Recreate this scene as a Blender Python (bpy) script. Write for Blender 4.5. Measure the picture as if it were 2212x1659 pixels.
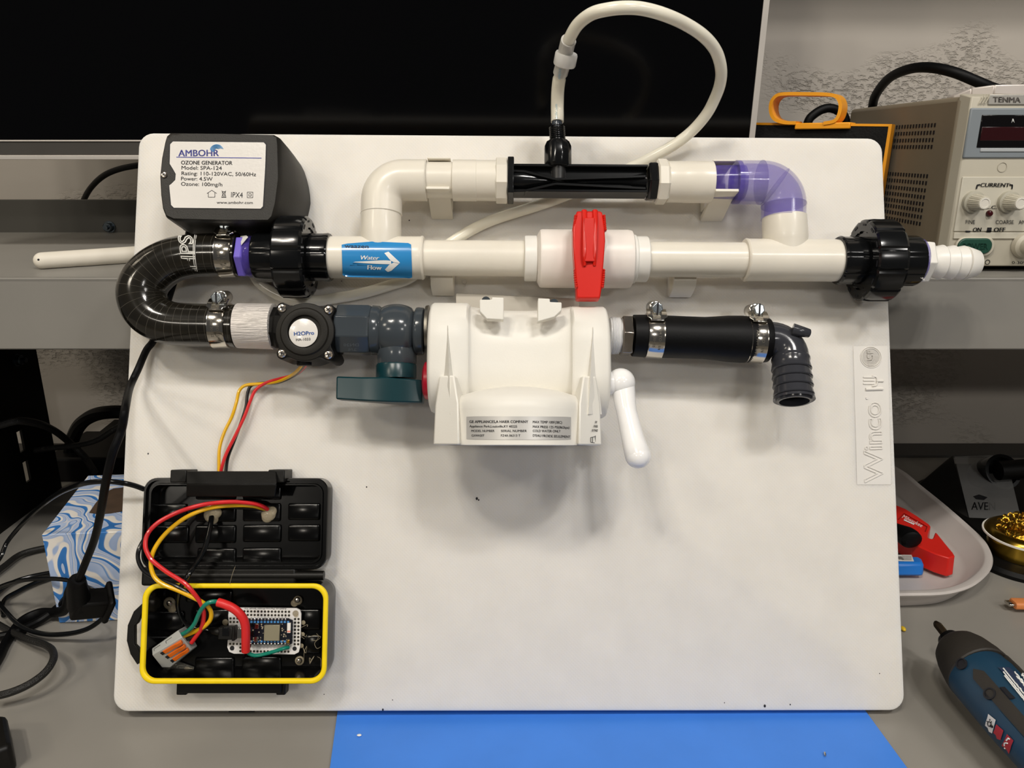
import bpy, bmesh, math, random
from mathutils import Vector, Matrix, Euler
random.seed(7)
for o in list(bpy.data.objects): bpy.data.objects.remove(o)
SC = bpy.context.scene; COL = SC.collection
V = Vector; PI = math.pi
# ---------------------------------------------------------------- camera
FPX, CX, CY = 1660.0, 1106.0, 829.5
PITCH = math.radians(17.0)
rb = V((-.0861, .01146, -.0031)); tb = V((-.0007, -.2516, -.5909))
RB = Matrix.Rotation(rb.length, 4, rb.normalized())
RC = Matrix.Rotation(PI/2-PITCH, 4, 'X')
MBc = Matrix.Translation(tb) @ RB                      # board in camera space
low = (RC @ (MBc @ V((0, 0, -.0127)))).z
CZ = .004 - low                                        # the board stands on two low feet
MC = Matrix.Translation((0, 0, CZ)) @ RC
MB = MC @ MBc; MBi = MB.inverted()
camd = bpy.data.cameras.new('camera'); cam = bpy.data.objects.new('camera', camd); COL.objects.link(cam)
cam.matrix_world = MC; camd.sensor_width = 36; camd.lens = FPX/2212*36; camd.clip_start = .01
SC.camera = cam
SC.view_settings.view_transform = 'Standard'; SC.view_settings.look = 'None'
SC.view_settings.gamma = 1; SC.view_settings.use_curve_mapping = False; SC.view_settings.exposure = -0.17
w = bpy.data.worlds.new('room'); SC.world = w; w.use_nodes = True
w.node_tree.nodes['Background'].inputs[0].default_value = (.95, .93, .9, 1)
w.node_tree.nodes['Background'].inputs[1].default_value = .085
def lamp(x, y, z, p, col, r=.065):
    for dx, dy in ((-.13, .04), (.13, .04), (0, -.1)):
        l = bpy.data.lights.new('ceiling_spot', 'POINT'); l.energy = p/3; l.color = col; l.shadow_soft_size = r
        o = bpy.data.objects.new('ceiling_spot', l); o.location = (x+dx*1.4, y+dy*1.4, z); COL.objects.link(o)
lamp(.68, -.8, 2.3, 118, (1, .96, .91)); lamp(-.66, -.8, 2.3, 112, (1, .93, .82))
lamp(1.76, -1.17, 1.9, 52, (1, .96, .91)); lamp(-1.76, -1.17, 1.9, 46, (1, .90, .74))
lamp(1.8, -3.4, 1.9, 85, (1, .965, .92)); lamp(-1.8, -3.4, 1.9, 74, (1, .92, .80))
lamp(-1.6, .42, 1.7, 9, (1, .86, .66))
# ---------------------------------------------------------------- pixel rays
def ray(px, py, M=MC): return (M.to_3x3() @ V(((px-CX)/FPX, -(py-CY)/FPX, -1)))
def PB(px, py, w=0.0):
    o = MBi @ MC.translation; d = MBi.to_3x3() @ ray(px, py)
    return o + d*((w-o.z)/d.z)
def _ax(px, py, i, c):
    o = MC.translation; d = ray(px, py); return o + d*((c-o[i])/d[i])
def PX(px, py, x): return _ax(px, py, 0, x)
def PY(px, py, y): return _ax(px, py, 1, y)
def PZ(px, py, z): return _ax(px, py, 2, z)
MBW = MC.inverted() @ MB
def depB(p): return -(MBW @ p).z
def depW(p): return -(MC.inverted() @ p).z
def rB(hw, p): return hw*depB(p)/FPX
def rW(hw, p): return hw*depW(p)/FPX
# ---------------------------------------------------------------- materials
def lin(h):
    if isinstance(h, str):
        c = [int(h[i:i+2], 16)/255 for i in (0, 2, 4)]
        return tuple([x/12.92 if x < .04045 else ((x+.055)/1.055)**2.4 for x in c])
    return h
_m = {}
def mat(name, col, rough=.5, metal=0, bump=0, bscale=200, var=0, vscale=30, coat=0, sss=0, sssr=.005, trans=0, ior=1.45, spec=.5, alpha=1):
    if name in _m: return _m[name]
    m = bpy.data.materials.new(name); m.use_nodes = True; nt = m.node_tree; b = nt.nodes['Principled BSDF']
    c = lin(col)
    b.inputs['Base Color'].default_value = (*c, 1); b.inputs['Roughness'].default_value = rough
    b.inputs['Metallic'].default_value = metal; b.inputs['Coat Weight'].default_value = coat
    b.inputs['Coat Roughness'].default_value = .08
    b.inputs['IOR'].default_value = ior; b.inputs['Specular IOR Level'].default_value = spec
    b.inputs['Transmission Weight'].default_value = trans; b.inputs['Alpha'].default_value = alpha
    if sss:
        b.inputs['Subsurface Weight'].default_value = sss; b.inputs['Subsurface Scale'].default_value = sssr
        b.inputs['Subsurface Radius'].default_value = (1, .9, .75)
    tc = nt.nodes.new('ShaderNodeTexCoord')
    if bump:
        n = nt.nodes.new('ShaderNodeTexNoise'); n.inputs['Scale'].default_value = bscale; n.inputs['Detail'].default_value = 4
        nt.links.new(tc.outputs['Object'], n.inputs['Vector'])
        bp = nt.nodes.new('ShaderNodeBump'); bp.inputs['Strength'].default_value = bump; bp.inputs['Distance'].default_value = .001
        nt.links.new(n.outputs['Fac'], bp.inputs['Height']); nt.links.new(bp.outputs[0], b.inputs['Normal'])
    n = nt.nodes.new('ShaderNodeTexNoise'); n.inputs['Scale'].default_value = vscale; n.inputs['Detail'].default_value = 5
    nt.links.new(tc.outputs['Object'], n.inputs['Vector'])
    r = nt.nodes.new('ShaderNodeMapRange'); v = var or .03
    r.inputs['From Min'].default_value = .3; r.inputs['From Max'].default_value = .7
    r.inputs['To Min'].default_value = 1-v; r.inputs['To Max'].default_value = 1+v
    nt.links.new(n.outputs['Fac'], r.inputs['Value'])
    mx = nt.nodes.new('ShaderNodeVectorMath'); mx.operation = 'SCALE'; mx.inputs[0].default_value = c
    nt.links.new(r.outputs[0], mx.inputs['Scale']); nt.links.new(mx.outputs[0], b.inputs['Base Color'])
    _m[name] = m; return m
def node(m, t, **k):
    n = m.node_tree.nodes.new(t)
    for a, b in k.items():
        if a in n.inputs.keys(): n.inputs[a].default_value = b
        else: setattr(n, a, b)
    return n
def link(m, a, b): m.node_tree.links.new(a, b)
# ---------------------------------------------------------------- mesh builder
class M:
    def __init__(s): s.v = []; s.f = []; s.uv = {}
    def add(s, vs, fs, uvs=None):
        b = len(s.v); s.v += [V(p) for p in vs]
        for i, f in enumerate(fs):
            if uvs: s.uv[len(s.f)] = uvs[i]
            s.f.append([b+j for j in f])
        return s
    def box(s, c, size, R=None):
        h = V(size)/2; pts = []
        for z in (-1, 1):
            for x, y in ((-1, -1), (1, -1), (1, 1), (-1, 1)):
                p = V((x*h.x, y*h.y, z*h.z))
                if R: p = R @ p
                pts.append(V(c)+p)
        return s.add(pts, [(3, 2, 1, 0), (4, 5, 6, 7), (0, 1, 5, 4), (1, 2, 6, 5), (2, 3, 7, 6), (3, 0, 4, 7)])
    def bb(s, a, b): a = V(a); b = V(b); return s.box((a+b)/2, [abs(q) for q in (b-a)])
    def loft(s, rings, cap0=True, cap1=True, uv=False):
        n = len(rings[0]); vs = [p for r in rings for p in r]; fs = []; uvs = []
        for i in range(len(rings)-1):
            for j in range(n):
                k = (j+1) % n
                fs.append((i*n+j, i*n+k, (i+1)*n+k, (i+1)*n+j))
                if uv:
                    a, b = uv[i], uv[i+1]
                    uvs.append(((a, j/n), (a, (j+1)/n), (b, (j+1)/n), (b, j/n)))
        if cap0: fs.append(tuple(reversed(range(n)))); uvs.append(tuple((0, 0) for _ in range(n)))
        if cap1: fs.append(tuple((len(rings)-1)*n+j for j in range(n))); uvs.append(tuple((0, 0) for _ in range(n)))
        return s.add(vs, fs, uvs if uv else None)
    def prism(s, poly, d):
        d = V(d); a = [V(p) for p in poly]; return s.loft([a, [p+d for p in a]])
    def lathe(s, p0, axis, prof, seg=48, rmod=None, ph=0, ref=(0, 0, 1), sx=1, sy=1):
        axis = V(axis).normalized(); r = V(ref)
        if abs(r.dot(axis)) > .9: r = V((0, 1, 0))
        a = (r - axis*r.dot(axis)).normalized(); b = axis.cross(a); rings = []
        for i, (t, rad) in enumerate(prof):
            ring = []
            for j in range(seg):
                th = 2*PI*(j/seg)+ph
                q = max(rad, 1e-5)*(rmod(th, i) if rmod else 1)
                ring.append(V(p0)+axis*t+a*(q*math.cos(th)*sx)+b*(q*math.sin(th)*sy))
            rings.append(ring)
        return s.loft(rings)
    def tube(s, pts, rad, seg=16, res=8, uv=False, flat=1, raw=False):
        P = pts if raw else spline([V(p) for p in pts], res)
        n = len(P); L = [0]
        for i in range(1, n): L.append(L[-1]+(P[i]-P[i-1]).length)
        T = [((P[min(i+1, n-1)]-P[max(i-1, 0)]).normalized()) for i in range(n)]
        u = T[0].orthogonal().normalized()
        if abs(T[0].z) < .9: u = (V((0, 0, 1))-T[0]*T[0].z).normalized()
        rings = []
        for i in range(n):
            u = (u-T[i]*u.dot(T[i])).normalized(); b = T[i].cross(u)
            r = rad(i/(n-1)) if callable(rad) else rad
            rings.append([P[i]+u*(r*math.cos(2*PI*j/seg))+b*(r*flat*math.sin(2*PI*j/seg)) for j in range(seg)])
        return s.loft(rings, uv=L if uv else False)
    def sphere(s, c, r, seg=24, rings=12, sc=(1, 1, 1)):
        R = []
        for i in range(rings+1):
            th = PI*i/rings; q = max(math.sin(th), 1e-4)
            R.append([V(c)+V((r*sc[0]*q*math.cos(2*PI*j/seg), r*sc[1]*q*math.sin(2*PI*j/seg), -r*sc[2]*math.cos(th))) for j in range(seg)])
        return s.loft(R)
def spline(P, res=8):
    if len(P) == 2: return [P[0].lerp(P[1], i/res) for i in range(res+1)]
    out = []
    for i in range(len(P)-1):
        p0 = P[i-1] if i else P[0]*2-P[1]; p1, p2 = P[i], P[i+1]; p3 = P[i+2] if i+2 < len(P) else P[-1]*2-P[-2]
        for k in range(res):
            t = k/res
            out.append(((p1*2)+(p2-p0)*t+(p0*2-p1*5+p2*4-p3)*t*t+(p1*3-p0-p2*3+p3)*t**3)*.5)
    out.append(P[-1]); return out
def rr(x0, y0, x1, y1, r, n=6):
    pts = []
    for cx, cy, a in ((x1-r, y1-r, 0), (x0+r, y1-r, 90), (x0+r, y0+r, 180), (x1-r, y0+r, 270)):
        for i in range(n+1):
            t = math.radians(a+90*i/n); pts.append((cx+r*math.cos(t), cy+r*math.sin(t)))
    return pts
def interp(tab, x):
    if x <= tab[0][0]: return tab[0][1]
    for (a, p), (b, q) in zip(tab, tab[1:]):
        if x <= b: return p+(q-p)*(x-a)/(b-a)
    return tab[-1][1]
# ---------------------------------------------------------------- objects
ORG = {}; FRM = {}
def _name(o, label, cat, group, kind):
    if label: o['label'] = label
    if cat: o['category'] = cat
    if group: o['group'] = group
    if kind: o['kind'] = kind
def thing(name, label, cat, loc, B=True, group=None, kind=None):
    o = bpy.data.objects.new(name, None); COL.objects.link(o); o.empty_display_size = .01
    o.matrix_world = (MB if B else Matrix.Identity(4)) @ Matrix.Translation(loc)
    ORG[o] = V(loc); FRM[o] = B; _name(o, label, cat, group, kind); return o
def mesh_of(name, m, mt, org, ang=35):
    me = bpy.data.meshes.new(name); me.from_pydata([p-org for p in m.v], [], m.f)
    if m.uv:
        ul = me.uv_layers.new(name='UVMap')
        for i, p in enumerate(me.polygons):
            if i in m.uv:
                for k, li in enumerate(p.loop_indices): ul.data[li].uv = m.uv[i][k]
    bm = bmesh.new(); bm.from_mesh(me); bmesh.ops.recalc_face_normals(bm, faces=bm.faces); bm.to_mesh(me); bm.free()
    me.polygons.foreach_set('use_smooth', [True]*len(me.polygons))
    me.set_sharp_from_angle(angle=math.radians(ang))
    me.materials.append(mt); return me
def fin(o, bev, sub):
    if bev:
        b = o.modifiers.new('bevel', 'BEVEL'); b.width = bev; b.segments = 2; b.limit_method = 'ANGLE'; b.angle_limit = math.radians(40); b.harden_normals = False
    if sub:
        b = o.modifiers.new('sub', 'SUBSURF'); b.levels = sub; b.render_levels = sub
def part(name, m, mt, parent, label=None, bev=0, sub=0, ang=35, kind=None):
    org = ORG[parent]
    o = bpy.data.objects.new(name, mesh_of(name, m, mt, org, ang)); COL.objects.link(o)
    o.parent = parent; ORG[o] = org; FRM[o] = FRM[parent]; fin(o, bev, sub)
    if label: o['label'] = label
    if kind: o['kind'] = kind
    return o
def solo(name, m, mt, label, cat, B=True, loc=None, group=None, kind=None, bev=0, sub=0, ang=35):
    if loc is None:
        loc = sum(m.v, V((0, 0, 0)))/len(m.v)
    loc = V(loc)
    o = bpy.data.objects.new(name, mesh_of(name, m, mt, loc, ang)); COL.objects.link(o)
    o.matrix_world = (MB if B else Matrix.Identity(4)) @ Matrix.Translation(loc)
    ORG[o] = loc; FRM[o] = B; _name(o, label, cat, group, kind); fin(o, bev, sub); return o
def copy_tree(o, parent=None):
    c = o.copy(); COL.objects.link(c)
    if parent: c.parent = parent
    for ch in list(o.children): copy_tree(ch, c)
    return c
# ---------------------------------------------------------------- text
_cap = None
def text2d(body, bold=0, outline=0, space=1):
    cu = bpy.data.curves.new('t', 'FONT'); cu.body = body; cu.size = 1; cu.offset = 0; cu.space_character = space; cu.resolution_u = 3
    if outline: cu.fill_mode = 'NONE'; cu.bevel_depth = outline; cu.bevel_resolution = 0
    o = bpy.data.objects.new('t', cu); COL.objects.link(o); bpy.context.view_layer.update()
    me = bpy.data.meshes.new_from_object(o.evaluated_get(bpy.context.evaluated_depsgraph_get()))
    vs = [v.co.copy() for v in me.vertices]; fs = [tuple(p.vertices) for p in me.polygons]
    bpy.data.objects.remove(o); bpy.data.curves.remove(cu); bpy.data.meshes.remove(me); return vs, fs
def text(m, body, p0, p1, h, surf, bold=0, outline=0, shear=0, space=1, lift=None):
    """write body into m: baseline runs from pixel p0 to p1, capitals are h pixels tall, surf(px,py) -> point"""
    vs, fs = text2d(body, bold, outline, space)
    x0 = min(v.x for v in vs); x1 = max(v.x for v in vs)
    a = V((p0[0], p0[1])); d = V((p1[0]-p0[0], p1[1]-p0[1])); L = d.length; up = V((d.y, -d.x))/L*h
    if bold and not outline:
        n0 = len(vs); k2 = [q.copy() for q in vs]; f2 = list(fs)
        for d_ in (bold*1.0, bold*2.0):
            b0 = len(vs); vs = vs+[q+V((d_, 0, 0)) for q in k2]; fs = fs+[tuple(b0+i for i in f) for f in f2]
        x1 += bold*2.0
    out = []
    for v in vs:
        s_ = (v.x-x0)/(x1-x0); b = v.y/.70
        q = a + d*s_ + up*b + d/L*(shear*b*h)
        P = surf(q.x, q.y)
        if outline: P = P+V((0, 0, v.z*.01))
        out.append(P)
    m.add(out, fs); return m
def flatB(w): return lambda x, y: PB(x, y, w)
def cylB(vc, wc, r, lift=.0003):
    def s_(x, y):
        w = wc+r
        for _ in range(8):
            p = PB(x, y, w); k = vc(p.x) if callable(vc) else vc
            w = wc+math.sqrt(max(r*r-(p.y-k)**2, 0))
        p = PB(x, y, w+lift); return p
    return s_
def vcylB(uc, wc, r, lift=.0003):
    def s_(x, y):
        w = wc+r
        for _ in range(8):
            p = PB(x, y, w); w = wc+math.sqrt(max(r*r-(p.x-uc)**2, 0))
        return PB(x, y, w+lift)
    return s_
def hrow(m, w, prof, seg=48, **k):
    """horizontal turned piece: prof = (px, py of axis, half width px)"""
    P = [PB(x, y, w) for x, y, h in prof]; ax = (P[-1]-P[0]).normalized()
    if (P[-1]-P[0]).length < 1e-6: ax = V((1, 0, 0))
    m.lathe(P[0], ax, [((p-P[0]).dot(ax), rB(h, p)) for p, (x, y, h) in zip(P, prof)], seg, **k); return m
def ring3(m, c, axis, r0, r1, h, seg=36):
    a = V(axis).normalized(); u = a.orthogonal().normalized(); b = a.cross(u); R = []
    for r, t in ((r0, 0), (r1, 0), (r1, h), (r0, h), (r0, 0)): R.append([V(c)+a*t+u*(r*math.cos(2*PI*j/seg))+b*(r*math.sin(2*PI*j/seg)) for j in range(seg)])
    return m.loft(R, cap0=False, cap1=False)
def quadgrid(m, surf, x0, y0, x1, y1, nx, ny, fn=None):
    vs = []; fs = []
    for j in range(ny+1):
        for i in range(nx+1):
            x = x0+(x1-x0)*i/nx; y = y0+(y1-y0)*j/ny
            if fn: x, y = fn(i/nx, j/ny)
            vs.append(surf(x, y))
    for j in range(ny):
        for i in range(nx):
            a = j*(nx+1)+i; fs.append((a, a+1, a+nx+2, a+nx+1))
    return m.add(vs, fs)
def disc(m, c, r, n=24, ax=(0, 0, 1), th=.0004):
    return m.lathe(c, ax, [(0, r), (th, r)], n)
# materials used everywhere
PVC = mat('ivory_pvc', 'e1dbce', .32, var=.03, vscale=40, sss=.15, sssr=.003, coat=.1)
WHT = mat('white_pvc', 'e6e3dc', .35, var=.03, sss=.1, sssr=.003)
FIL = mat('white_moulded_plastic', 'e4e1d9', .42, spec=.4, bump=.05, bscale=900, var=.02, sss=.1, sssr=.003)
BLK = mat('black_plastic', '0c0d0e', .16, var=.1, vscale=60)
BLM = mat('black_matte_plastic', '0b0a09', .5, spec=.2, bump=.12, bscale=1500)
CHR = mat('chrome', 'c9c4bb', .14, 1, var=.05)
ZNC = mat('zinc_screw', 'aeb6bb', .28, 1, bump=.1, bscale=800)
GRY = mat('grey_pvc', '3b4146', .17, var=.05)
INK = mat('black_ink', '15151a', .6)
WIN = mat('white_ink', 'e9e9e6', .5)
BLU = mat('blue_ink', '2a5fb0', .5)
RUB = mat('black_rubber', '060607', .5, spec=.2, bump=.1, bscale=500, var=.2, vscale=120)
# ================================================================ SETTING
wm = mat('painted_concrete', 'a9a092', .9)
nt = wm.node_tree; b = nt.nodes['Principled BSDF']
for l in list(b.inputs['Base Color'].links): nt.links.remove(l)
tc = node(wm, 'ShaderNodeTexCoord')
n1 = node(wm, 'ShaderNodeTexNoise', Scale=9.0, Detail=3.0); n2 = node(wm, 'ShaderNodeTexNoise', Scale=150.0, Detail=4.0, Roughness=.55)
n3 = node(wm, 'ShaderNodeTexNoise', Scale=3.0, Detail=2.0)
mp = node(wm, 'ShaderNodeMapping'); mp.inputs['Scale'].default_value = (1, 1, 1.9)
link(wm, tc.outputs['Object'], mp.inputs['Vector'])
for n in (n1, n2, n3): link(wm, mp.outputs[0], n.inputs['Vector'])
msk = node(wm, 'ShaderNodeMapRange'); msk.inputs[1].default_value = .47; msk.inputs[2].default_value = .56; link(wm, n3.outputs['Fac'], msk.inputs[0])
pit = node(wm, 'ShaderNodeMapRange'); pit.inputs[1].default_value = .36; pit.inputs[2].default_value = .52; link(wm, n2.outputs['Fac'], pit.inputs[0])
mulm = node(wm, 'ShaderNodeMath', operation='SUBTRACT'); mulm.inputs[0].default_value = 1; link(wm, pit.outputs[0], mulm.inputs[1])
dm = node(wm, 'ShaderNodeMath', operation='MULTIPLY'); link(wm, mulm.outputs[0], dm.inputs[0]); link(wm, msk.outputs[0], dm.inputs[1])
cr = node(wm, 'ShaderNodeMix', data_type='RGBA'); cr.inputs['A'].default_value = (*lin('b1aaa1'), 1); cr.inputs['B'].default_value = (*lin('a59e94'), 1)
link(wm, dm.outputs[0], cr.inputs[0]); link(wm, cr.outputs[2], b.inputs['Base Color'])
ad = node(wm, 'ShaderNodeMath', operation='MULTIPLY_ADD'); link(wm, dm.outputs[0], ad.inputs[0]); ad.inputs[1].default_value = -1.0; link(wm, n1.outputs['Fac'], ad.inputs[2])
bp = node(wm, 'ShaderNodeBump'); bp.inputs['Strength'].default_value = .7; bp.inputs['Distance'].default_value = .0028
link(wm, ad.outputs[0], bp.inputs['Height']); link(wm, bp.outputs[0], b.inputs['Normal'])
WALLY = 1.07
solo('wall_back', M().bb((-3, WALLY, -.9), (3, WALLY+.1, 2.5)), wm, None, None, B=False, kind='structure')
solo('floor', M().bb((-3, -3.5, -.95), (3, WALLY, -.9)), mat('concrete_floor', '6d685f', .8, bump=.3, bscale=40), None, None, B=False, kind='structure')

TBL = mat('grey_laminate', '8a867f', .3, bump=.03, bscale=300, var=.05, vscale=9, spec=.4)
t = thing('workbench', 'grey laminate workbench everything stands on', 'workbench', (0, .5, 0), B=False)
part('worktop', M().bb((-1.2, .12, -.03), (1.2, WALLY-.004, 0)), TBL, t, bev=.002)
for x in (-1.12, 1.12):
    for y in (.2, 1.0): part('leg', M().bb((x-.03, y-.03, -.9), (x+.03, y+.03, -.03)), BLM, t)
part('splash_rail', M().bb((-1.2, WALLY-.05, 0), (1.2, WALLY-.004, .004)), mat('dark_rail', '3a3835', .5), t, label='dark rail along the wall')

# blue mat
mm = mat('blue_silicone', '3f7fdc', .45, bump=.05, bscale=150, var=.05, vscale=18)
q = [PZ(*p, 0) for p in ((731, 1532), (713.7, 1658.6), (1955, 1658.6), (1865, 1535))]
e = lambda a, b, t: a.lerp(b, t)
q = [e(q[0], q[1], -.5), e(q[0], q[1], 2.6), e(q[3], q[2], 2.6), e(q[3], q[2], -.5)]
solo('silicone_mat', M().prism([(p.x, p.y, .0001) for p in q], (0, 0, .002)), mm, 'bright blue silicone mat under the bottom edge of the white board', 'mat', B=False)
m = M()
P = PZ(1782, 1629, .0035); m.lathe(P, (.2, 1, 0), [(-.002, .0004), (-.001, .0008), (.0015, .0008), (.002, .0004)], 8)
solo('wire_offcut', m, CHR, 'tiny silver wire offcut on the blue mat', 'wire offcut', B=False)
m = M(); P = PZ(776, 1588, .003); m.sphere(P, .0012, 10, 6, (1.5, 1, .6))
solo('white_crumb', m, WHT, 'tiny white crumb at the left end of the blue mat', 'crumb', B=False)

# ---------------- cutting board
bm_ = mat('white_polyethylene', 'dedad3', .6, sss=.6, sssr=.012, spec=.22)
b = bm_.node_tree.nodes['Principled BSDF']
tc = node(bm_, 'ShaderNodeTexCoord'); mp = node(bm_, 'ShaderNodeMapping'); mp.inputs['Rotation'].default_value = (0, 0, PI/4)
link(bm_, tc.outputs['Object'], mp.inputs[0])
w1 = node(bm_, 'ShaderNodeTexWave', Scale=160.0); w1.bands_direction = 'X'
w2 = node(bm_, 'ShaderNodeTexWave', Scale=160.0); w2.bands_direction = 'Y'
for n in (w1, w2): link(bm_, mp.outputs[0], n.inputs['Vector']); n.inputs['Distortion'].default_value = .6; n.inputs['Detail Scale'].default_value = .3
mu = node(bm_, 'ShaderNodeMath', operation='MULTIPLY'); link(bm_, w1.outputs['Fac'], mu.inputs[0]); link(bm_, w2.outputs['Fac'], mu.inputs[1])
bp = node(bm_, 'ShaderNodeBump'); bp.inputs['Strength'].default_value = .22; bp.inputs['Distance'].default_value = .0004
link(bm_, mu.outputs[0], bp.inputs['Height']); link(bm_, bp.outputs[0], b.inputs['Normal'])
BW, BH = .6096, .4572
cb = thing('cutting_board', 'large white plastic cutting board leaning upright, all the plumbing is mounted on it', 'cutting board', (0, 0, 0))
ring = lambda k, w, r=.0115: [V((x, y, w)) for x, y in rr(-BW/2+k, k, BW/2-k, BH-k, r)]
part('board_slab', M().loft([ring(.0015, -.0127), ring(0, -.0112), ring(0, -.0015), ring(.0004, -.0005), ring(.0015, 0)]), bm_, cb)
part('board_foot', M().bb((-.22, .0005, -.0125), (-.20, -.0040, -.0108)), RUB, cb); part('board_foot', M().bb((.20, .0005, -.0125), (.22, -.0040, -.0108)), RUB, cb)  # feet coloured black so they pass for shadow under the board edge
plain = mat('smooth_polyethylene', 'dedad3', .45, spec=.3, sss=.1, sssr=.004)
m = M(); q = [PB(*p, 0) for p in ((1843, 748), (1917, 747), (1925, 1047), (1851, 1047))]
m.prism(q, (0, 0, .0003)); part('stamp_field', m, plain, cb, label='smooth field for the moulded lettering', bev=.0002)
m = M()
c = PB(1881, 772, .0003)
for r_ in (24, 20.5): m.lathe(c, (0, 0, 1), [(0, rB(r_, c)), (.0006, rB(r_-.8, c)), (.0006, rB(r_-1.6, c)), (0, rB(r_-2.4, c))], 36)
fl = flatB(.0012)
text(m, 'NSF', (1888, 789), (1886, 755), 13, fl, bold=.01)
text(m, 'Winco', (1908, 1042), (1903, 868), 40, fl, outline=.012, space=.95)
m.lathe(PB(1872, 860, 0), (0, 0, 1), [(.0003, .0012), (.0011, .001)], 12)
for k in range(3): a = PB(1868, 815+k*7, 0); m.box(a+V((.003, 0, .0008)), (.009, .001, .0006))
m.tube([PB(1884, 812, .0008), PB(1893, 815, .0008), PB(1895, 823, .0008), PB(1893, 832, .0008), PB(1884, 834, .0008)], .0006, 6)
m.tube([PB(1893, 823, .0008), PB(1908, 823, .0008)], .0009, 6); m.tube([PB(1870, 841, .0008), PB(1907, 840, .0008)], .0012, 6)
part('moulded_lettering', m, plain, cb)
m = M()
for x, y, r_ in ((1030, 1077, 2.6), (1034, 1080, 1.6), (1652, 1525, 2.6), (1707, 1522, 1.4), (827, 1533, 2), (792, 1052, 1.4), (320, 980, 1.6), (865, 610, 1.8), (738, 607, 1), (884, 476, 1.3), (848, 1512, 1), (1565, 1518, 1), (700, 1500, 1), (722, 1368, 1), (1900, 1455, 1)):
    m.sphere(PB(x, y, 0), rB(r_, PB(x, y, 0)), 8, 6, (1, 1.3, .25))
part('dirt_specks', m, INK, cb, kind='stuff')
for x, y, r_ in ((1003, 608, 6), (1003.5, 617, 2.5)):
    c = PB(x, y, 0); r = rB(r_, c)
    part('drill_hole', M().lathe(c, (0, 0, 1), [(0, r), (.0005, r*.85), (.0005, r*.6), (.0001, r*.5)], 20), plain, cb)

# ================================================================ OZONE GENERATOR
oz = thing('ozone_generator', 'black ozone generator box with a white rating label, top left corner of the board', 'ozone generator', PB(480, 400, 0))
OH = .058
fr = [(358, 292), (366, 285), (480, 286), (592, 289), (601, 294), (603, 310), (605, 385), (598, 440), (590, 470), (582, 478), (480, 478), (372, 475), (356, 468), (349, 450), (345, 420), (343, 380), (347, 340), (354, 305)]
F = [PB(x, y, OH) for x, y in fr]; F = [a.lerp(b_, i/4) for a, b_ in zip(F, F[1:]+F[:1]) for i in range(4)]; c = V((PB(474, 380, OH).x, PB(474, 382, OH).y, OH))
def oring(k, w, bul=0):
    out = []
    for p in F:
        q = c+(p-c)*k
        if p.x > c.x and bul: q.x += bul*max(0, 1-abs((p.y-c.y)/.035)**2)
        out.append(V((q.x, q.y, w)))
    return out
OB = mat('black_abs', '1a1814', .5, bump=.25, bscale=1800, var=.08)
part('housing', M().loft([oring(1.0, .0002, .008), oring(1.0, .02, .008), oring(1.0, .035, .006), oring(1, OH-.005, .001), oring(.99, OH-.0015), oring(.965, OH), oring(.9, OH)]), OB, oz, ang=50)
lab = [(374, 306), (570, 308), (574.5, 313), (573, 360), (568, 446), (563, 451), (376, 449), (370, 443), (366, 401), (371, 397), (379, 389), (380, 376), (375, 367), (367, 354), (368, 312)]
LABW = mat('white_label_stock', 'dcd8d2', .25, coat=.3, bump=.08, bscale=400)
part('label_recess', M().prism([c+(PB(x, y, OH)-c)*1.025 for x, y in lab], (0, 0, .00015)), INK, oz)
lb = part('rating_label', M().prism([PB(x, y, OH+.0002) for x, y in lab], (0, 0, .0003)), LABW, oz)
fl = flatB(OH+.0007)
m = M()
text(m, 'AMBOHR', (385, 337.5), (473, 337), 14, fl, bold=.025, space=1.02)
m.prism([PB(x, y, OH+.0006) for x, y in ((381, 338.6), (565, 340.8), (565, 342.3), (381, 340.2))], (0, 0, .0001))
part('logo_print', m, mat('purple_blue_ink', '4a4fa0', .5), lb)
m = M()
for k in range(5):
    a0 = math.radians(200-k*8); pts = []
    for i in range(9):
        t_ = a0-math.radians(150)*i/8; r_ = 6+k*2.1
        pts.append(PB(468+r_*math.cos(t_), 326-r_*.95*math.sin(t_), OH+.0007))
    m.tube(pts, .00022+.00006*(k % 2), 4, 2)
part('swirl_print', m, mat('light_blue_ink', '4f97cc', .5), lb)
m = M()
text(m, 'OZONE GENERATOR', (391, 355), (502, 356), 8.3, fl, bold=.02)
text(m, 'Model: SPA-124', (392, 366), (479, 367), 8, fl, bold=.004)
text(m, 'Rating: 110-120VAC, 50/60Hz', (392, 378), (553, 380.5), 8, fl, bold=.004)
text(m, 'Power: 4.5W', (391, 389.5), (459, 390.5), 8, fl, bold=.004)
text(m, 'Ozone: 100mg/h', (391, 401), (480, 402.5), 8, fl, bold=.004)
text(m, 'www.ambohr.com', (468, 440), (546, 440.5), 6, fl, bold=.004)
text(m, 'IPX4', (499, 426), (524, 427), 11.5, fl)
def stroke(m, pts, r=.00018, w=OH+.0006):
    for a, b_ in zip(pts, pts[1:]): m.tube([PB(*a, w), PB(*b_, w)], r, 4, 1)
stroke(m, [(447, 418), (457.5, 411), (468, 418)]); stroke(m, [(450, 416), (450, 426), (464, 426), (464, 416)])
stroke(m, [(534, 415), (546, 415), (546, 427), (534, 427), (534, 415)]); stroke(m, [(537.5, 418.5), (542.5, 418.5), (542.5, 423.5), (537.5, 423.5), (537.5, 418.5)])
stroke(m, [(479, 412), (488, 424)]); stroke(m, [(488, 412), (479, 424)]); stroke(m, [(480, 414), (481, 423), (486, 423), (487, 414), (480, 414)]); stroke(m, [(478.5, 426), (488.5, 426)], .0003)
part('label_print', m, INK, lb)
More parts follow.
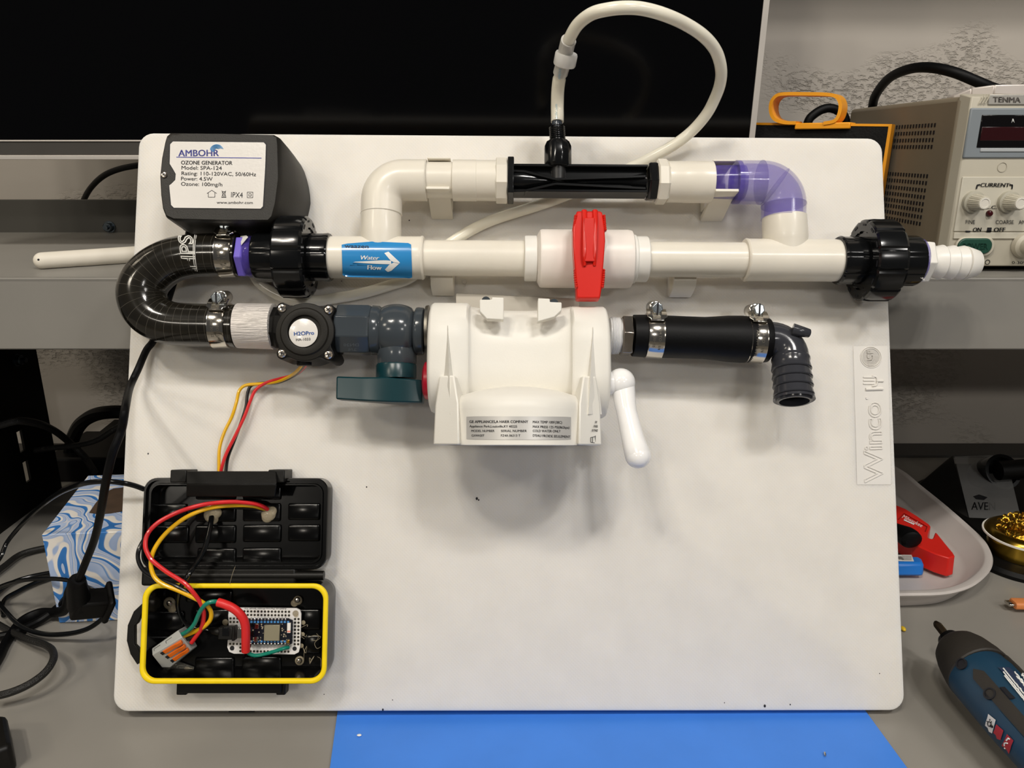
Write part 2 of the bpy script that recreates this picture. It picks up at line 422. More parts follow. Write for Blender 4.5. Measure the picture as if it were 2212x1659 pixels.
SCRM = mat('steel_screw', 'cfc6ba', .2, 1, bump=.05, bscale=900)
def screw_head(m, c, r, ax=(0, 0, 1)):
    m.lathe(c, ax, [(0, r), (r*.35, r*.97), (r*.62, r*.72), (r*.7, r*.3), (r*.7, 0)], 24)
def cross_slot(m, c, r, a=.5):
    R = Matrix.Rotation(a, 3, 'Z'); m.box(c+V((0, 0, r*.66)), (r*1.1, r*.25, r*.12), R); m.box(c+V((0, 0, r*.66)), (r*.25, r*1.1, r*.12), R)
c0 = PB(355, 378, OH); m = M(); screw_head(m, c0, rB(7, c0)); s_ = part('screw', m, SCRM, oz)
m = M(); cross_slot(m, c0, rB(7, c0)); part('slot', m, INK, s_)
m = M(); m.lathe(PB(410, 492, .022)+V((0, .006, 0)), (0, -1, 0), [(0, .007), (.006, .006), (.008, .0045), (.008, .003)], 20)
part('cord_grommet', m, RUB, oz)
# its cord
pts = [PB(410, 500, .02)+V((0, .002, 0)), PB(400, 540, .008), PB(372, 620, .005), PB(350, 690, .0045), PB(332, 735, .0045), PB(316, 757, .006), PB(299, 796, .012), PB(281, 836, .025)]
W = [MB @ p for p in pts]+[PY(271, 880, .475), PY(262, 930, .47), PY(243, 980, .465), PY(229, 1040, .47), PY(217, 1110, .485), PY(204, 1165, .50), PY(182, 1222, .51), PY(166, 1262, .52)]
W = [MBi @ p for p in W]
cord = part('power_cord', M().tube(W, .0032, 12, 8, flat=.8), RUB, oz, label='thick black power cord ending in a plug by the tissue box')
P = MBi @ PY(196, 1304, .535); R = MBi.to_3x3() @ Euler((.5, .3, .7)).to_matrix()
m = M(); m.box(P, (.028, .017, .020), R); m.box(P+R @ V((.012, 0, 0)), (.005, .024, .027), R)
part('plug_body', m, BLM, cord, bev=.004)
m = M(); m.tube([W[-1]+(W[-2]-W[-1])*.3, W[-1], P+R @ V((-.008, 0, 0))], lambda t_: .005+.004*t_, 12)
part('strain_relief', m, RUB, cord)
# ================================================================ PIPEWORK (one glued run)
WU, WM, WL = .033, .033, .035      # heights of the three pipe axes above the board
yM = lambda x: 556+(x-720)*.0062   # main axis in the photograph
yU = lambda x: 389+(x-870)*.007
yL = lambda x: 703+(x-500)*.030
def mrow(m, prof, w=WM, y=yM, **k): return hrow(m, w, [(x, y(x), h) for x, h in prof], **k)
def vleg(m, w, prof, seg=40, **k):  # vertical piece: (px of axis, py, half width)
    P = [PB(x, y, w) for x, y, h in prof]; ax = (P[-1]-P[0]).normalized()
    return m.lathe(P[0], ax, [((p-P[0]).dot(ax), rB(h, p)) for p, (x, y, h) in zip(P, prof)], seg, **k)
pw = thing('bypass_pipework', 'glued ivory pipe run with two tees and an upper bypass branch across the board', 'pipework', PB(1106, 560, WM))
part('tee', mrow(M(), [(709, 40), (711, 45), (895, 46), (909, 46), (913, 47.5), (917, 45), (917, 37)]), PVC, pw, label='left tee with the blue sticker', bev=.0002)
part('pipe', mrow(M(), [(905, 38.2), (1140, 38.6)]), PVC, pw, label='pipe left of the red handled valve')
part('pipe', mrow(M(), [(1390, 37.8), (1620, 37.6)]), PVC, pw, label='pipe right of the red handled valve')
part('tee', mrow(M(), [(1606, 36), (1607, 44), (1610, 46.5), (1614, 45.5), (1800, 45.5), (1812, 44)]), PVC, pw, label='right tee')
# branch + elbow, left
bu = PB(823, 520, WM); be = PB(823, 452, WU)
part('tee_branch', vleg(M(), WM, [(823, 535, 41), (823, 514, 43), (823, 500, 44), (823, 452, 43)]), PVC, pw)
part('branch_pipe', mrow(M(), [(915, 38), (985, 38.3)], WU, yU), PVC, pw)
def elbow(x0, y0, x1, y1, w, hw, rc, cx, cy, sgn, n=12):
    """from (x0,y0) up the vertical leg, round the bend at corner (cx,cy), to (x1,y1)"""
    C = PB(cx, cy, w); A = PB(x0, y0, w); B_ = PB(x1, y1, w); da = (A-C).normalized(); db = (B_-C).normalized()
    r = rB(rc, C); pts = [A, A.lerp(C+da*r, .5)]
    O = C+da*r+db*r
    for i in range(n+1):
        t = PI/2*i/n; pts.append(O-db*r*math.cos(t)-da*r*math.sin(t))
    pts.append(B_.lerp(C+db*r, .5)); pts.append(B_); return pts, rB(hw, C)
pts, r_ = elbow(824, 463, 921, 389.5, WU, 44, 47, 825, 389, 1)
m = M(); m.tube(pts, r_, 40, raw=True)
part('elbow', m, PVC, pw, label='ivory elbow at the upper left corner', ang=50)
m = M(); A, B_ = pts[0], pts[-1]
for P_, d in ((A, V((0, 1, 0))), (B_, V((-1, 0, 0)))): m.lathe(P_+d*.0003, d*-1, [(0, r_), (.0004, r_*1.015), (.0009, r_*.985), (.0011, r_*.9)], 40)
part('elbow_rim', m, PVC, pw)
m = mrow(M(), [(978, 38), (979, 43.8), (1029, 43.8), (1030, 43.0), (1072, 43.2)], WU, yU)
part('adapter', m, PVC, pw, label='left threaded adapter beside the black injector', bev=.0002)
m = mrow(M(), [(1071, 46), (1073, 48.5), (1094, 48.5), (1096, 46)], WU, yU, seg=8, ph=PI/8)
part('adapter_nut', m, PVC, pw, ang=20)
m = mrow(M(), [(1440, 43.4), (1478, 43.6), (1479, 44.2), (1536, 44.2), (1537, 38)], WU, yU)
part('adapter', m, PVC, pw, label='right threaded adapter beside the black injector', bev=.0002)
m = mrow(M(), [(1416, 44), (1419, 48), (1436, 48), (1441, 44)], WU, yU, seg=8, ph=PI/8)
part('adapter_nut', m, PVC, pw, ang=20)
# right branch, clear purple elbow
pur = mat('clear_purple_pvc', '7566c2', .08, alpha=.31, var=.02)
pur2 = mat('purple_primer_stain', '5c4cb0', .12, alpha=.46, var=.3, vscale=80)
part('tee_branch', vleg(M(), WM, [(1698, 545, 41), (1697, 524, 45), (1697, 515, 47.5), (1694, 470, 46.5)]), PVC, pw)
part('branch_pipe', mrow(M(), [(1530, 35.5), (1606, 36.5)], WU, yU), pur2, pw, label='purple stained stub of pipe')
pts, r_ = elbow(1692, 474, 1586, 394, WU, 46.5, 50, 1694, 395, 1)
sh = M()
sh.tube(pts, r_, 40, raw=True)
in_ = M(); in_.tube(pts, r_*.86, 40, raw=True)
n_ = len(pts)*40
for m_ in (sh, in_): m_.f = m_.f[:-2]
sh.v += in_.v; sh.f += [[n_+j for j in reversed(f)] for f in in_.f]
L_ = (len(pts)-1)*40
for j in range(40):
    k = (j+1) % 40
    sh.f.append([j, n_+j, n_+k, k]); sh.f.append([L_+k, n_+L_+k, n_+L_+j, L_+j])
el = part('elbow', sh, pur, pw, label='clear purple elbow at the upper right corner', ang=50)
m = M()
for i in (2, 9, 14):
    d = (pts[i+1]-pts[i]).normalized(); m.lathe(pts[i]-d*.0004, d, [(0, r_*.96), (.0002, r_*1.02), (.0008, r_*1.02), (.001, r_*.96)], 40)
part('elbow_rib', m, pur, el)
m = M(); m.lathe(pts[-1]+V((.0001, 0, 0)), (1, 0, 0), [(0, r_*.98), (.0035, r_*.985), (.0036, r_*.80), (.0001, r_*.80)], 40)
part('elbow_rim', m, pur2, el)
# sticker
Pt = PB(800, yM(800), WM); rt = rB(46, Pt); sl = PB(720, yM(720), WM); sr = PB(910, yM(910), WM)
vM = lambda u: sl.y+(sr.y-sl.y)*(u-sl.x)/(sr.x-sl.x)
sf = cylB(vM, WM, rt, .00035)
stk = mat('blue_sticker', '2f86c4', .22, coat=.3)
top = lambda a: interp([(0, 528.5), (.08, 526), (.45, 521.5), (.97, 525), (1, 528)], a)
bot = lambda a: interp([(0, 594), (.03, 597), (.1, 598.5), (.9, 600.5), (.97, 601.5), (1, 599.5)], a)
m = M(); quadgrid(m, sf, 0, 0, 0, 0, 24, 20, lambda a, b_: (738+150*a+b_*(2+a*.5), top(a)+(bot(a)-top(a))*b_))
tee0 = [o for o in pw.children if o.get('label') == 'left tee with the blue sticker'][0]
s_ = part('flow_sticker', m, stk, tee0, label='blue sticker reading Water Flow with an arrow')
sf2 = cylB(vM, WM, rt, .0006)
def patch(m, poly, surf, n=8):
    """fill a convex pixel polygon with strips that follow a curved surface"""
    ys = [p[1] for p in poly]; a, b_ = min(ys), max(ys); rows = []
    for i in range(n+1):
        y = min(max(a+(b_-a)*i/n, a+1e-4), b_-1e-4); xs = []
        for (xa, ya), (xb, yb) in zip(poly, poly[1:]+poly[:1]):
            if (ya-y)*(yb-y) <= 0 and ya != yb: xs.append(xa+(xb-xa)*(y-ya)/(yb-ya))
        rows.append((min(xs), max(xs), y))
    vs = []
    for x0, x1, y in rows: vs += [surf(x0, y), surf(x1, y)]
    m.add(vs, [(2*i, 2*i+1, 2*i+3, 2*i+2) for i in range(n)]); return m
m = M()
patch(m, [(830, 546.5), (834, 544), (839, 543.5), (864, 567), (864, 569), (851, 567), (843, 562)], sf2)
patch(m, [(864, 568), (843, 587), (838, 587.5), (831, 583), (841, 571.5), (851, 567)], sf2)
patch(m, [(757, 566), (828, 562), (845, 563), (845, 571), (800, 569.5)], sf2)
text(m, 'Water', (776.5, 560.5), (818, 561.5), 9, sf2, bold=.022, shear=.25)
text(m, 'Flow', (793.5, 582), (824.5, 583), 9.5, sf2, bold=.03)
part('sticker_print', m, WIN, s_)
m = M(); text(m, 'waazen', (744, 535), (796, 536.5), 8.5, sf2, bold=.02)
for x0, x1, y in ((771, 812, 572), (812, 842, 561.5), (762, 782, 569), (756, 772, 572.5)): patch(m, [(x0, y), (x1, y+.2), (x1, y+.9), (x0, y+.9)], sf2, 1)
part('sticker_lettering', m, mat('dark_blue_ink', '10203a', .5), s_)

# ---------------------------------------------------------------- unions
def union(name, label, prof_nut, prof_a, prof_b, face):
    u = thing(name, label, 'pipe union', PB(prof_nut[0][0], yM(prof_nut[0][0]), WM), group='black pipe unions at both ends of the run')
    def lug(th, i): return 1.0 if (th*12/(2*PI)) % 1 > .12 or i in (0, len(prof_nut)-1) else .965
    def lug2(th, i): return 1.0 if (th*8/(2*PI)) % 1 > .08 else .97
    nb = part('union_nut', mrow(M(), prof_nut, seg=144, rmod=lug, ph=.06), BLK, u, ang=30)
    part('socket', mrow(M(), prof_a, seg=96, rmod=lug2), BLK, u, ang=30)
    part('end_piece', mrow(M(), prof_b, seg=96, rmod=lug2), BLK, u, ang=30)
    P0 = PB(face[0], yM(face[0]), WM); d = V((face[1], 0, 0)); m = M()
    for k in range(12):
        a = 2*PI*k/12+.2; r = rB(76, P0); R = Matrix.Rotation(-a, 3, 'X')
        m.box(P0+V((0, r*math.cos(a), -r*math.sin(a))), (.0005, .0016, .0045), R)
    part('notch_ring', m, INK, nb); return u
union('pipe_union', 'black pipe union at the left end of the run, next to the blue sticker',
      [(604, 70), (607, 84), (612, 88), (655, 88.5), (666, 87), (671, 82), (671, 63), (668, 62), (668, 48)],
      [(664, 51), (700, 51), (711, 52), (715, 50), (715, 44)], [(553, 44), (554, 51), (560, 54), (612, 54.5)], (671.2, 1))
union('pipe_union', 'black pipe union at the right end, joined to the white barb',
      [(1926, 72), (1922, 84), (1916, 88), (1874, 88.5), (1862, 87), (1859, 82), (1859, 63), (1863, 62), (1863, 48)],
      [(1866, 51), (1820, 51), (1812, 52.5), (1808, 50), (1808, 44)], [(1915, 54), (1972, 54), (1978, 52), (1979, 46)], (1858.8, -1))

# white barb on the right union
hb = thing('barb_fitting', 'white ribbed hose barb with hex collar on the right union', 'hose barb', PB(2050, 570, WM))
yB = lambda x: yM(x)+(x-1975)*.035
part('thread_ring', mrow(M(), [(1976, 47), (1984, 48), (1986, 46)], y=yB), pur2, hb, label='purple primer ring')
part('hex_collar', mrow(M(), [(1983, 44), (1985, 49), (2000, 48), (2004, 42)], y=yB, seg=6, ph=.3), WHT, hb, bev=.0006, ang=20)
bp_ = [(2000, 33)]
for x in (2012, 2036, 2058): bp_ += [(x, 32.5), (x+13, 35.5), (x+19, 37), (x+22, 35), (x+23, 32.5)]
bp_ += [(2082, 36), (2085, 35.5), (2108, 28.5), (2110, 26.5), (2110, 21), (2090, 20)]
part('barbed_stem', mrow(M(), bp_, y=yB), WHT, hb)
m = M(); Pb = PB(1993, yB(1993), WM); rr_ = rB(44, Pb)
text(m, 'DURA', (1985, 598), (1996, 606), 4, flatB(WM+rr_*.72))
part('moulded_letters', m, WHT, hb)

# ---------------------------------------------------------------- red handled ball valve
bv = thing('ball_valve', 'white ball valve with a bright red handle in the middle of the run', 'ball valve', PB(1270, 560, WM))
part('valve_collar', mrow(M(), [(1132, 38), (1133, 48), (1136, 49), (1158, 49), (1160, 46), (1162, 46)]), WHT, bv, bev=.0002)
part('valve_body', mrow(M(), [(1160, 50), (1166, 61), (1170, 62.5), (1240, 62.5), (1355, 62.5), (1362, 61), (1364, 57), (1366, 52)]), mat('pale_pink_pvc', 'eae2da', .35, var=.02, sss=.1), bv)
part('valve_collar', mrow(M(), [(1364, 53), (1371, 52), (1373, 49), (1396, 49), (1398, 47), (1399, 38)]), WHT, bv, bev=.0002)
RED = mat('red_plastic', 'd01f12', .3, var=.02, coat=.1, sss=.1, sssr=.003)
HW_ = .073
k = lambda x, y, w=HW_: PB(x, y, w)
hd = thing_h = None
out = [(1247, 452), (1250, 450.5), (1298, 450.5), (1303, 453), (1305, 470), (1307, 490), (1308, 520), (1305, 560), (1303, 590), (1301, 625), (1299, 640), (1297, 643), (1250, 643), (1247, 640), (1244, 600), (1240, 560), (1238, 530), (1238, 490), (1243, 470)]
F = [k(*p) for p in out]; c_ = sum(F, V())/len(F)
def hr(s_, w): return [V((c_.x+(p.x-c_.x)*s_, c_.y+(p.y-c_.y)*s_, w)) for p in F]
hz = lambda p: -.010*abs((p.y-c_.y)/.034)**2      # handle ends droop towards the pipe
rings = []
for s_, w_ in ((.95, HW_-.012), (1, HW_-.010), (1, HW_-.0015), (.97, HW_)):
    rings.append([p+V((0, 0, hz(p)*.6)) for p in hr(s_, w_)])
hd = part('handle', M().loft(rings), RED, bv, bev=.0008, ang=50)
m = M()
for (a, b_) in (((1262, 455), (1263, 632)), ((1285, 455), (1284, 632))):
    m.tube([k(a[0], a[1], HW_-.005), k(a[0]+1, 490, HW_-.001), k((a[0]+b_[0])/2, 545, HW_+.001), k(b_[0], 575, HW_-.001)], lambda t: .0022*(1-.5*t), 10)
m.loft([[k(x, y, w_) for x, y in ((1262, 470), (1284, 470), (1286, 565), (1262, 565))] for w_ in (HW_-.004, HW_+.0015)])
part('handle_ridge', m, RED, hd, bev=.0006)
m = M()
for i in range(16):
    y = 468+i*4.2 if i < 8 else 585+(i-8)*5
    for x in ((interp([(450, 1246), (500, 1239), (600, 1243), (640, 1247)], y)), (interp([(450, 1303), (500, 1307), (600, 1303), (640, 1299)], y))):
        m.sphere(k(x, y, HW_-.005), .0014, 8, 6, (1, 1, 2.2))
part('grip_serration', m, RED, hd)
c0 = PB(1272, 548, WM); m = M(); m.lathe(c0, (0, 0, 1), [(.015, .010), (.031, .010), (.031, .008), (.036, .008)], 24)
part('stem', m, WHT, bv)

# ---------------------------------------------------------------- venturi injector
vi = thing('venturi_injector', 'black venturi injector with ribbed body and top suction port in the upper branch', 'venturi injector', PB(1250, 391, WU))
yI = lambda x: 390.5+(x-1100)*.01
ib = part('injector_body', mrow(M(), [(1108, 24), (1133, 24), (1198, 8), (1215, 7), (1300, 10), (1360, 13), (1394, 20)], WU, yI, seg=32), BLK, vi)
m = M(); a = PB(1108, yI(1108), WU); b_ = PB(1396, yI(1396), WU)
h = rB(29, a); m.box((a+b_)/2, ((b_-a).length, h*2, .005))
m.box((a+b_)/2+V((0, -h*.96, 0)), ((b_-a).length, .002, .016)); m.box((a+b_)/2+V((0, h*.96, 0)), ((b_-a).length, .002, .016))
part('rib_web', m, BLK, ib, bev=.0005)
m = M()
for sg in (-1, 1):
    for pp in (((1110, 22), (1133, 21), (1200, 5), (1395, 13)),):
        P_ = [PB(x, yI(x)+sg*h_, WU+.0085) for x, h_ in pp]
        for q0, q1 in zip(P_, P_[1:]):
            n = (q1-q0).normalized().cross(V((0, 0, 1)))*.0009
            m.prism([q0-n, q1-n, q1+n, q0+n], (0, 0, -.010))
part('rib', m, BLK, ib, bev=.0002)
part('flange', mrow(M(), [(1096, 36), (1097, 41), (1109, 41), (1110, 38)], WU, yU, seg=4, ph=PI/4, sx=1.35, sy=1.35), BLK, vi, bev=.0004, ang=20)
part('flange', mrow(M(), [(1397, 42), (1401, 44), (1413, 44), (1417, 42)], WU, yU, seg=6, ph=.25), BLK, vi, bev=.0004, ang=20)
DK = mat('satin_black_plastic', '2a2a2a', .35)
part('port_cone', vleg(M(), WU+.002, [(1206, 396, 14), (1206, 372, 16), (1206, 340, 22)]), DK, vi)
m = vleg(M(), WU+.002, [(1205, 364, 25), (1205, 358, 29.5), (1205, 318, 29.5), (1205, 308, 25), (1205, 304, 17)], seg=36, rmod=lambda th, i: 1 if (th*6/PI) % 1 > .25 else .95)
part('port_nut', m, BLK, vi)
pr = []
for i in range(9): y = 310-i*4.1; pr += [(1205, y, 15.6), (1205, y-1.6, 17.2), (1205, y-2.6, 17.2)]
pr += [(1204, 274, 15), (1203, 273, 9)]
part('threaded_nipple', vleg(M(), WU+.002, pr, 28), BLK, vi, ang=20)
part('barb_tip', vleg(M(), WU+.004, [(1203.5, 276, 11), (1203, 256, 11.5), (1203, 252, 9.5)], 24), mat('smoky_plastic', '3a4048', .12), vi)

# ---------------------------------------------------------------- white tubing
TUB = mat('translucent_silicone', 'ebe6d6', .22, sss=.35, sssr=.006, var=.03, coat=.2)
px_ = [(235, 1150, .037), (236, 1090, .037), (235, 1000, .038), (240, 850, .045), (258, 720, .055), (290, 600, .066), (325, 440, .08), (352, 360, .088), (430, 230, .10), (560, 130, .112), (720, 88, .118), (880, 73, .12), (1050, 85, .118), (1250, 140, .112), (1450, 230, .10), (1620, 345, .088), (1730, 480, .075), (1778, 640, .062), (1772, 780, .050), (1725, 920, .040), (1640, 1080, .030), (1500, 1240, .020), (1330, 1370, .014), (1150, 1470, .010), (950, 1570, .0075)]
T = [PB(1150+x/4.366, y/4.366, w) for x, y, w in px_]
T += [PB(x, y, w) for x, y, w in ((1290, 395, .006), (1180, 438, .0052), (1060, 477, .005), (985, 517, .005), (930, 560, .005), (890, 598, .005), (840, 617, .005), (780, 634, .005), (730, 643, .005), (680, 650, .005), (620, 645, .005), (560, 610, .0052), (540, 560, .006), (535, 515, .01), (533, 500, .016))]
tt = thing('silicone_tube', 'translucent white tube looping above the board and running behind the pipes', 'tube', T[0])
def tr(t): return .0044 if t > .1 else .0050
part('tube_wall', M().tube(T, tr, 18, 6), TUB, tt)
cv = PB(1221.5, 128, .072); d = (PB(1226, 105, .077)-PB(1217, 150, .067)).normalized()
ck = thing('check_valve', 'milky white round check valve spliced into the looping tube', 'check valve', cv)
CLR = mat('milky_plastic', 'd8d6d2', .25, sss=.3, var=.02)
part('valve_disc', M().lathe(cv-d*.0045, d, [(0, .005), (0, .0078), (.001, .0083), (.008, .0083), (.009, .0078), (.009, .005)], 32), CLR, ck)
m = M(); TS = spline(T, 8); near = [p for p in TS[:120] if (p-cv).length < .016 and p.z > .04]; m.tube(near, .0056, 24, raw=True)
part('valve_stem', m, mat('clear_plastic_sleeve', 'c5c2bc', .12, sss=.2), ck)
T0 = PB(1203, 225, .046)
def tubesurf(x, y): return PB(x, y, interp([(130, .0745), (180, .0615), (220, .051), (265, .0445)], y))
m = M(); text(m, 'AMBOHR', (1211, 172), (1213, 148), 6, tubesurf); text(m, 'bohr.com', (1204.5, 255), (1204, 225), 6, tubesurf)
text(m, 'w w', (1216, 140), (1217, 131), 5, tubesurf)
part('tube_print', m, mat('pale_blue_ink', '7db1c8', .5), tt)

# ---------------------------------------------------------------- pipe clips
def clip(u, vc, wa, label, seed, up):
    t = thing('pipe_clip', label, 'pipe clip', V((u, vc, 0)), group=None)
    m = M(); hw = .0088
    def prism(poly): m.prism([V((u-hw, vc+a, b_)) for a, b_ in poly], (2*hw, 0, 0))
    if up:
        prism([(-.0135, 0), (.0135, 0), (.0135, .012), (-.0135, .012)])
        part('clip_base', m, PVC, t, bev=.0006); m = M()
        prism([(-.021, .0), (-.0165, 0), (-.0105, .030), (-.0095, .046), (-.0118, .0465), (-.0128, .030)])
        part('clip_arm', m, PVC, t, bev=.0005); m = M()
        prism([(.0135, .004), (.0165, .004), (.0168, .030), (.0155, .040), (.0142, .040), (.0142, .028)])
        part('clip_arm', m, PVC, t, bev=.0005)
    else:
        prism([(-.030, 0), (.010, 0), (.010, .006), (-.030, .006)])
        part('clip_base', m, PVC, t, bev=.0006)
        c_ = V((u+.001, vc-.0175, .0062)); part('clip_screw', M().lathe(c_, (0, 0, 1), [(0, .003), (.001, .0028), (.0016, .0018), (.0016, 0)], 16), mat('bronze_screw', '7a6040', .35, 1), t); m = M()
        prism([(-.0315, .004), (-.029, .004), (-.0265, .012), (-.0235, .018), (-.0195, .022), (-.0190, .0245), (-.022, .0245), (-.0265, .0205), (-.0295, .014)])
        part('clip_arm', m, PVC, t, bev=.0005)
    return t
P = PB(949, 389, WU); clip(P.x, P.y, WU, 'ivory pipe clip beside the ivory elbow on the upper branch', 1, True)
P = PB(1560, 394, WU); clip(P.x, P.y, WU, 'ivory pipe clip holding the purple stained stub on the upper branch', 2, True)
P = PB(957, 558, .012); clip(P.x, P.y+.003, WM, 'open ivory pipe clip under the main run, above the left end of the filter head', 3, False)
P = PB(1472, 562, .012); clip(P.x, P.y+.003, WM, 'open ivory pipe clip under the main run, right of the red handle', 4, False)
# ================================================================ LOWER ROW
# silicone U hose
hm = mat('glossy_silicone_hose', '15140f', .16, var=.5, vscale=90, coat=.25)
b = hm.node_tree.nodes['Principled BSDF']
for l in list(b.inputs['Base Color'].links): hm.node_tree.links.remove(l)
uvn = node(hm, 'ShaderNodeUVMap'); sx = node(hm, 'ShaderNodeSeparateXYZ'); link(hm, uvn.outputs[0], sx.inputs[0])
nz = node(hm, 'ShaderNodeTexNoise', Scale=25.0); tcn = node(hm, 'ShaderNodeTexCoord'); link(hm, tcn.outputs['Object'], nz.inputs['Vector'])
a1 = node(hm, 'ShaderNodeMath', operation='MULTIPLY_ADD'); link(hm, sx.outputs[0], a1.inputs[0]); a1.inputs[1].default_value = 175
sb = node(hm, 'ShaderNodeMath', operation='MULTIPLY'); link(hm, nz.outputs['Fac'], sb.inputs[0]); sb.inputs[1].default_value = .5
link(hm, sb.outputs[0], a1.inputs[2])
fr_ = node(hm, 'ShaderNodeMath', operation='FRACT'); link(hm, a1.outputs[0], fr_.inputs[0])
lt = node(hm, 'ShaderNodeMath', operation='LESS_THAN'); link(hm, fr_.outputs[0], lt.inputs[0]); lt.inputs[1].default_value = .045
nb = node(hm, 'ShaderNodeTexNoise', Scale=60.0, Detail=5.0); link(hm, tcn.outputs['Object'], nb.inputs['Vector'])
c1 = node(hm, 'ShaderNodeMix', data_type='RGBA'); c1.inputs['A'].default_value = (*lin('0b0a08'), 1); c1.inputs['B'].default_value = (*lin('26231c'), 1); link(hm, nb.outputs['Fac'], c1.inputs[0])
c2 = node(hm, 'ShaderNodeMix', data_type='RGBA'); link(hm, lt.outputs[0], c2.inputs[0]); link(hm, c1.outputs[2], c2.inputs['A']); c2.inputs['B'].default_value = (*lin('46423b'), 1)
link(hm, c2.outputs[2], b.inputs['Base Color'])
bp = node(hm, 'ShaderNodeBump'); bp.inputs['Strength'].default_value = .25; bp.inputs['Distance'].default_value = .0006; link(hm, fr_.outputs[0], bp.inputs['Height']); link(hm, bp.outputs[0], b.inputs['Normal'])
hp = [(517, 551), (480, 550.5), (440, 551), (405, 554), (372, 562), (340, 580), (315, 606), (306, 634), (314, 664), (336, 686), (368, 698), (410, 702), (460, 703), (512, 704.5)]
H = [PB(x, y, WM) for x, y in hp]
R0 = rB(46, H[0])
uh = thing('silicone_hose', 'glossy black silicone hose bent in a U at the left edge of the board', 'hose', H[0])
def hrad(t): return R0*(1+.10*math.exp(-((t-.52)/.18)**2))
hw_ = part('hose_wall', M().tube(H, hrad, 36, 8, uv=True), hm, uh, ang=60)
m = M(); fsurf = cylB(H[1].y, WM, R0, .0004)
text(m, 'HPS', (425, 582), (414, 508), 30, fsurf, outline=.028, shear=.18, bold=.01)
for x0, x1 in ((424, 427), (419.5, 426)):
    pass
pts_ = [fsurf(x, y) for x, y in ((426, 586), (423, 570), (421, 550), (421, 530), (424, 508))]; m.tube(pts_, .00035, 5, 4)
pts_ = [fsurf(x, y) for x, y in ((422, 585), (418.5, 565), (417.5, 545), (418, 525), (421, 507))]; m.tube(pts_, .00035, 5, 4)
part('outline_lettering', m, mat('white_hose_print', 'd8d6cf', .4), hw_)

# ---------------------------------------------------------------- hose clamps
def clamp_build(label):
    """axis along x, hose centre at the origin; screw sits on the +y side pointing to +z"""
    t = bpy.data.objects.new('hose_clamp', None); COL.objects.link(t); t.empty_display_size = .01
    ORG[t] = V((0, 0, 0)); FRM[t] = True; _name(t, label, 'hose clamp', None, None)
    R = 1.0; r = R0; w = .0062
    m = M(); m.lathe(V((-w, 0, 0)), (1, 0, 0), [(0, r+.0002), (.0002, r+.0010), (.0012, r+.0006), (2*w-.0012, r+.0006), (2*w-.0002, r+.0010), (2*w, r+.0002)], 64)
    band = part('band', m, CHR, t, ang=50)
    m = M()                       # raised saddle where the slots show
    ang0, ang1 = math.radians(42), math.radians(78); n = 8; rings = []
    for i in range(n+1):
        a = ang0+(ang1-ang0)*i/n; rr_ = r+.0016+.0022*(i/n); ww = w+.0012 if i > 1 else w*.8
        rings.append([V((sx_*ww, rr_*math.sin(a)+th*math.sin(a), rr_*math.cos(a)+th*math.cos(a))) for sx_, th in ((-1, 0), (1, 0), (1, .0012), (-1, .0012))])
    # angles measured from +z towards +y
    m.loft(rings); part('saddle', m, CHR, t, bev=.0003)
    m = M()
    for i in range(6):
        a = ang0+math.radians(3+5*i); rr_ = r+.0030+.0022*(i/7)
        m.box(V((-.0005, rr_*math.sin(a), rr_*math.cos(a))), (.0058, .0012, .0009), Matrix.Rotation(-a, 3, 'X') @ Matrix.Rotation(.12, 3, 'Z'))
    part('worm_slots', m, mat('bright_steel', 'ded8cc', .25, 1), band)
    y0 = r+.0052
    m = M(); m.lathe(V((0, y0, -.011)), (0, 0, 1), [(0, .003), (0, .0046), (.001, .0050), (.014, .0050), (.0145, .0042)], 24)
    part('screw_housing', m, CHR, t)
    m = M(); m.lathe(V((0, y0, .003)), (0, 0, 1), [(0, .0030), (.003, .0032), (.0035, .0042), (.0078, .0044), (.0084, .0038)], 6, ph=.3)
    hd = part('screw_head', m, ZNC, t, bev=.0003, ang=25)
    m = M(); m.box(V((0, y0, .0113)), (.0012, .0084, .0006)); part('screw_slot', m, INK, hd)
    m = M()
    vs = text2d('3/4 TO 1 1/4', .005); S = .0028
    for body, x in (('3/4 TO 1 1/4', .0012), ('ALL 304 SS', -.0030)):
        v2, f2 = text2d(body, .01); out_ = []
        for q in v2:
            a = math.radians(22)-q.x*S/r*1.05; rr_ = r+.00075
            out_.append(V((x+q.y*S, rr_*math.sin(a), rr_*math.cos(a))))
        m.add(out_, f2)
    part('stamped_letters', m, mat('etched_grey', '6b665c', .5, .6), band)
    return t
def place(t, P, ax, tilt):
    x = ax.normalized(); z = V((0, 0, 1)); z = (z-x*x.dot(z)).normalized(); y = z.cross(x)
    Rm = Matrix((x, y, z)).transposed().to_4x4()
    t.matrix_world = MB @ Matrix.Translation(P) @ Rm @ Matrix.Rotation(tilt, 4, 'X')
labs = ['steel hose clamp on the upper leg of the U hose', 'steel hose clamp on the lower leg of the U hose',
        'steel hose clamp on the short black hose, beside the steel hex nut', 'steel hose clamp on the short black hose, beside the grey elbow']
c1_ = clamp_build(labs[0])
specs = [((495, 551, WM), (1, 0, 0), .10, 1.0), ((481, 704, WM), (1, -.01, 0), .22, 1.0), ((1411, 726, WL), (1, -.03, 0), .22, 1.0), ((1627, 734, WL), (1, -.03, 0), .12, 1.04)]
for i, ((x, y, w), ax, tl, sc) in enumerate(specs):
    o = c1_ if i == 0 else copy_tree(c1_)
    o['label'] = labs[i]; o['group'] = 'steel hose clamps'
    place(o, PB(x, y, w), V(ax), tl)
    if sc != 1: o.scale = (1, sc, sc)

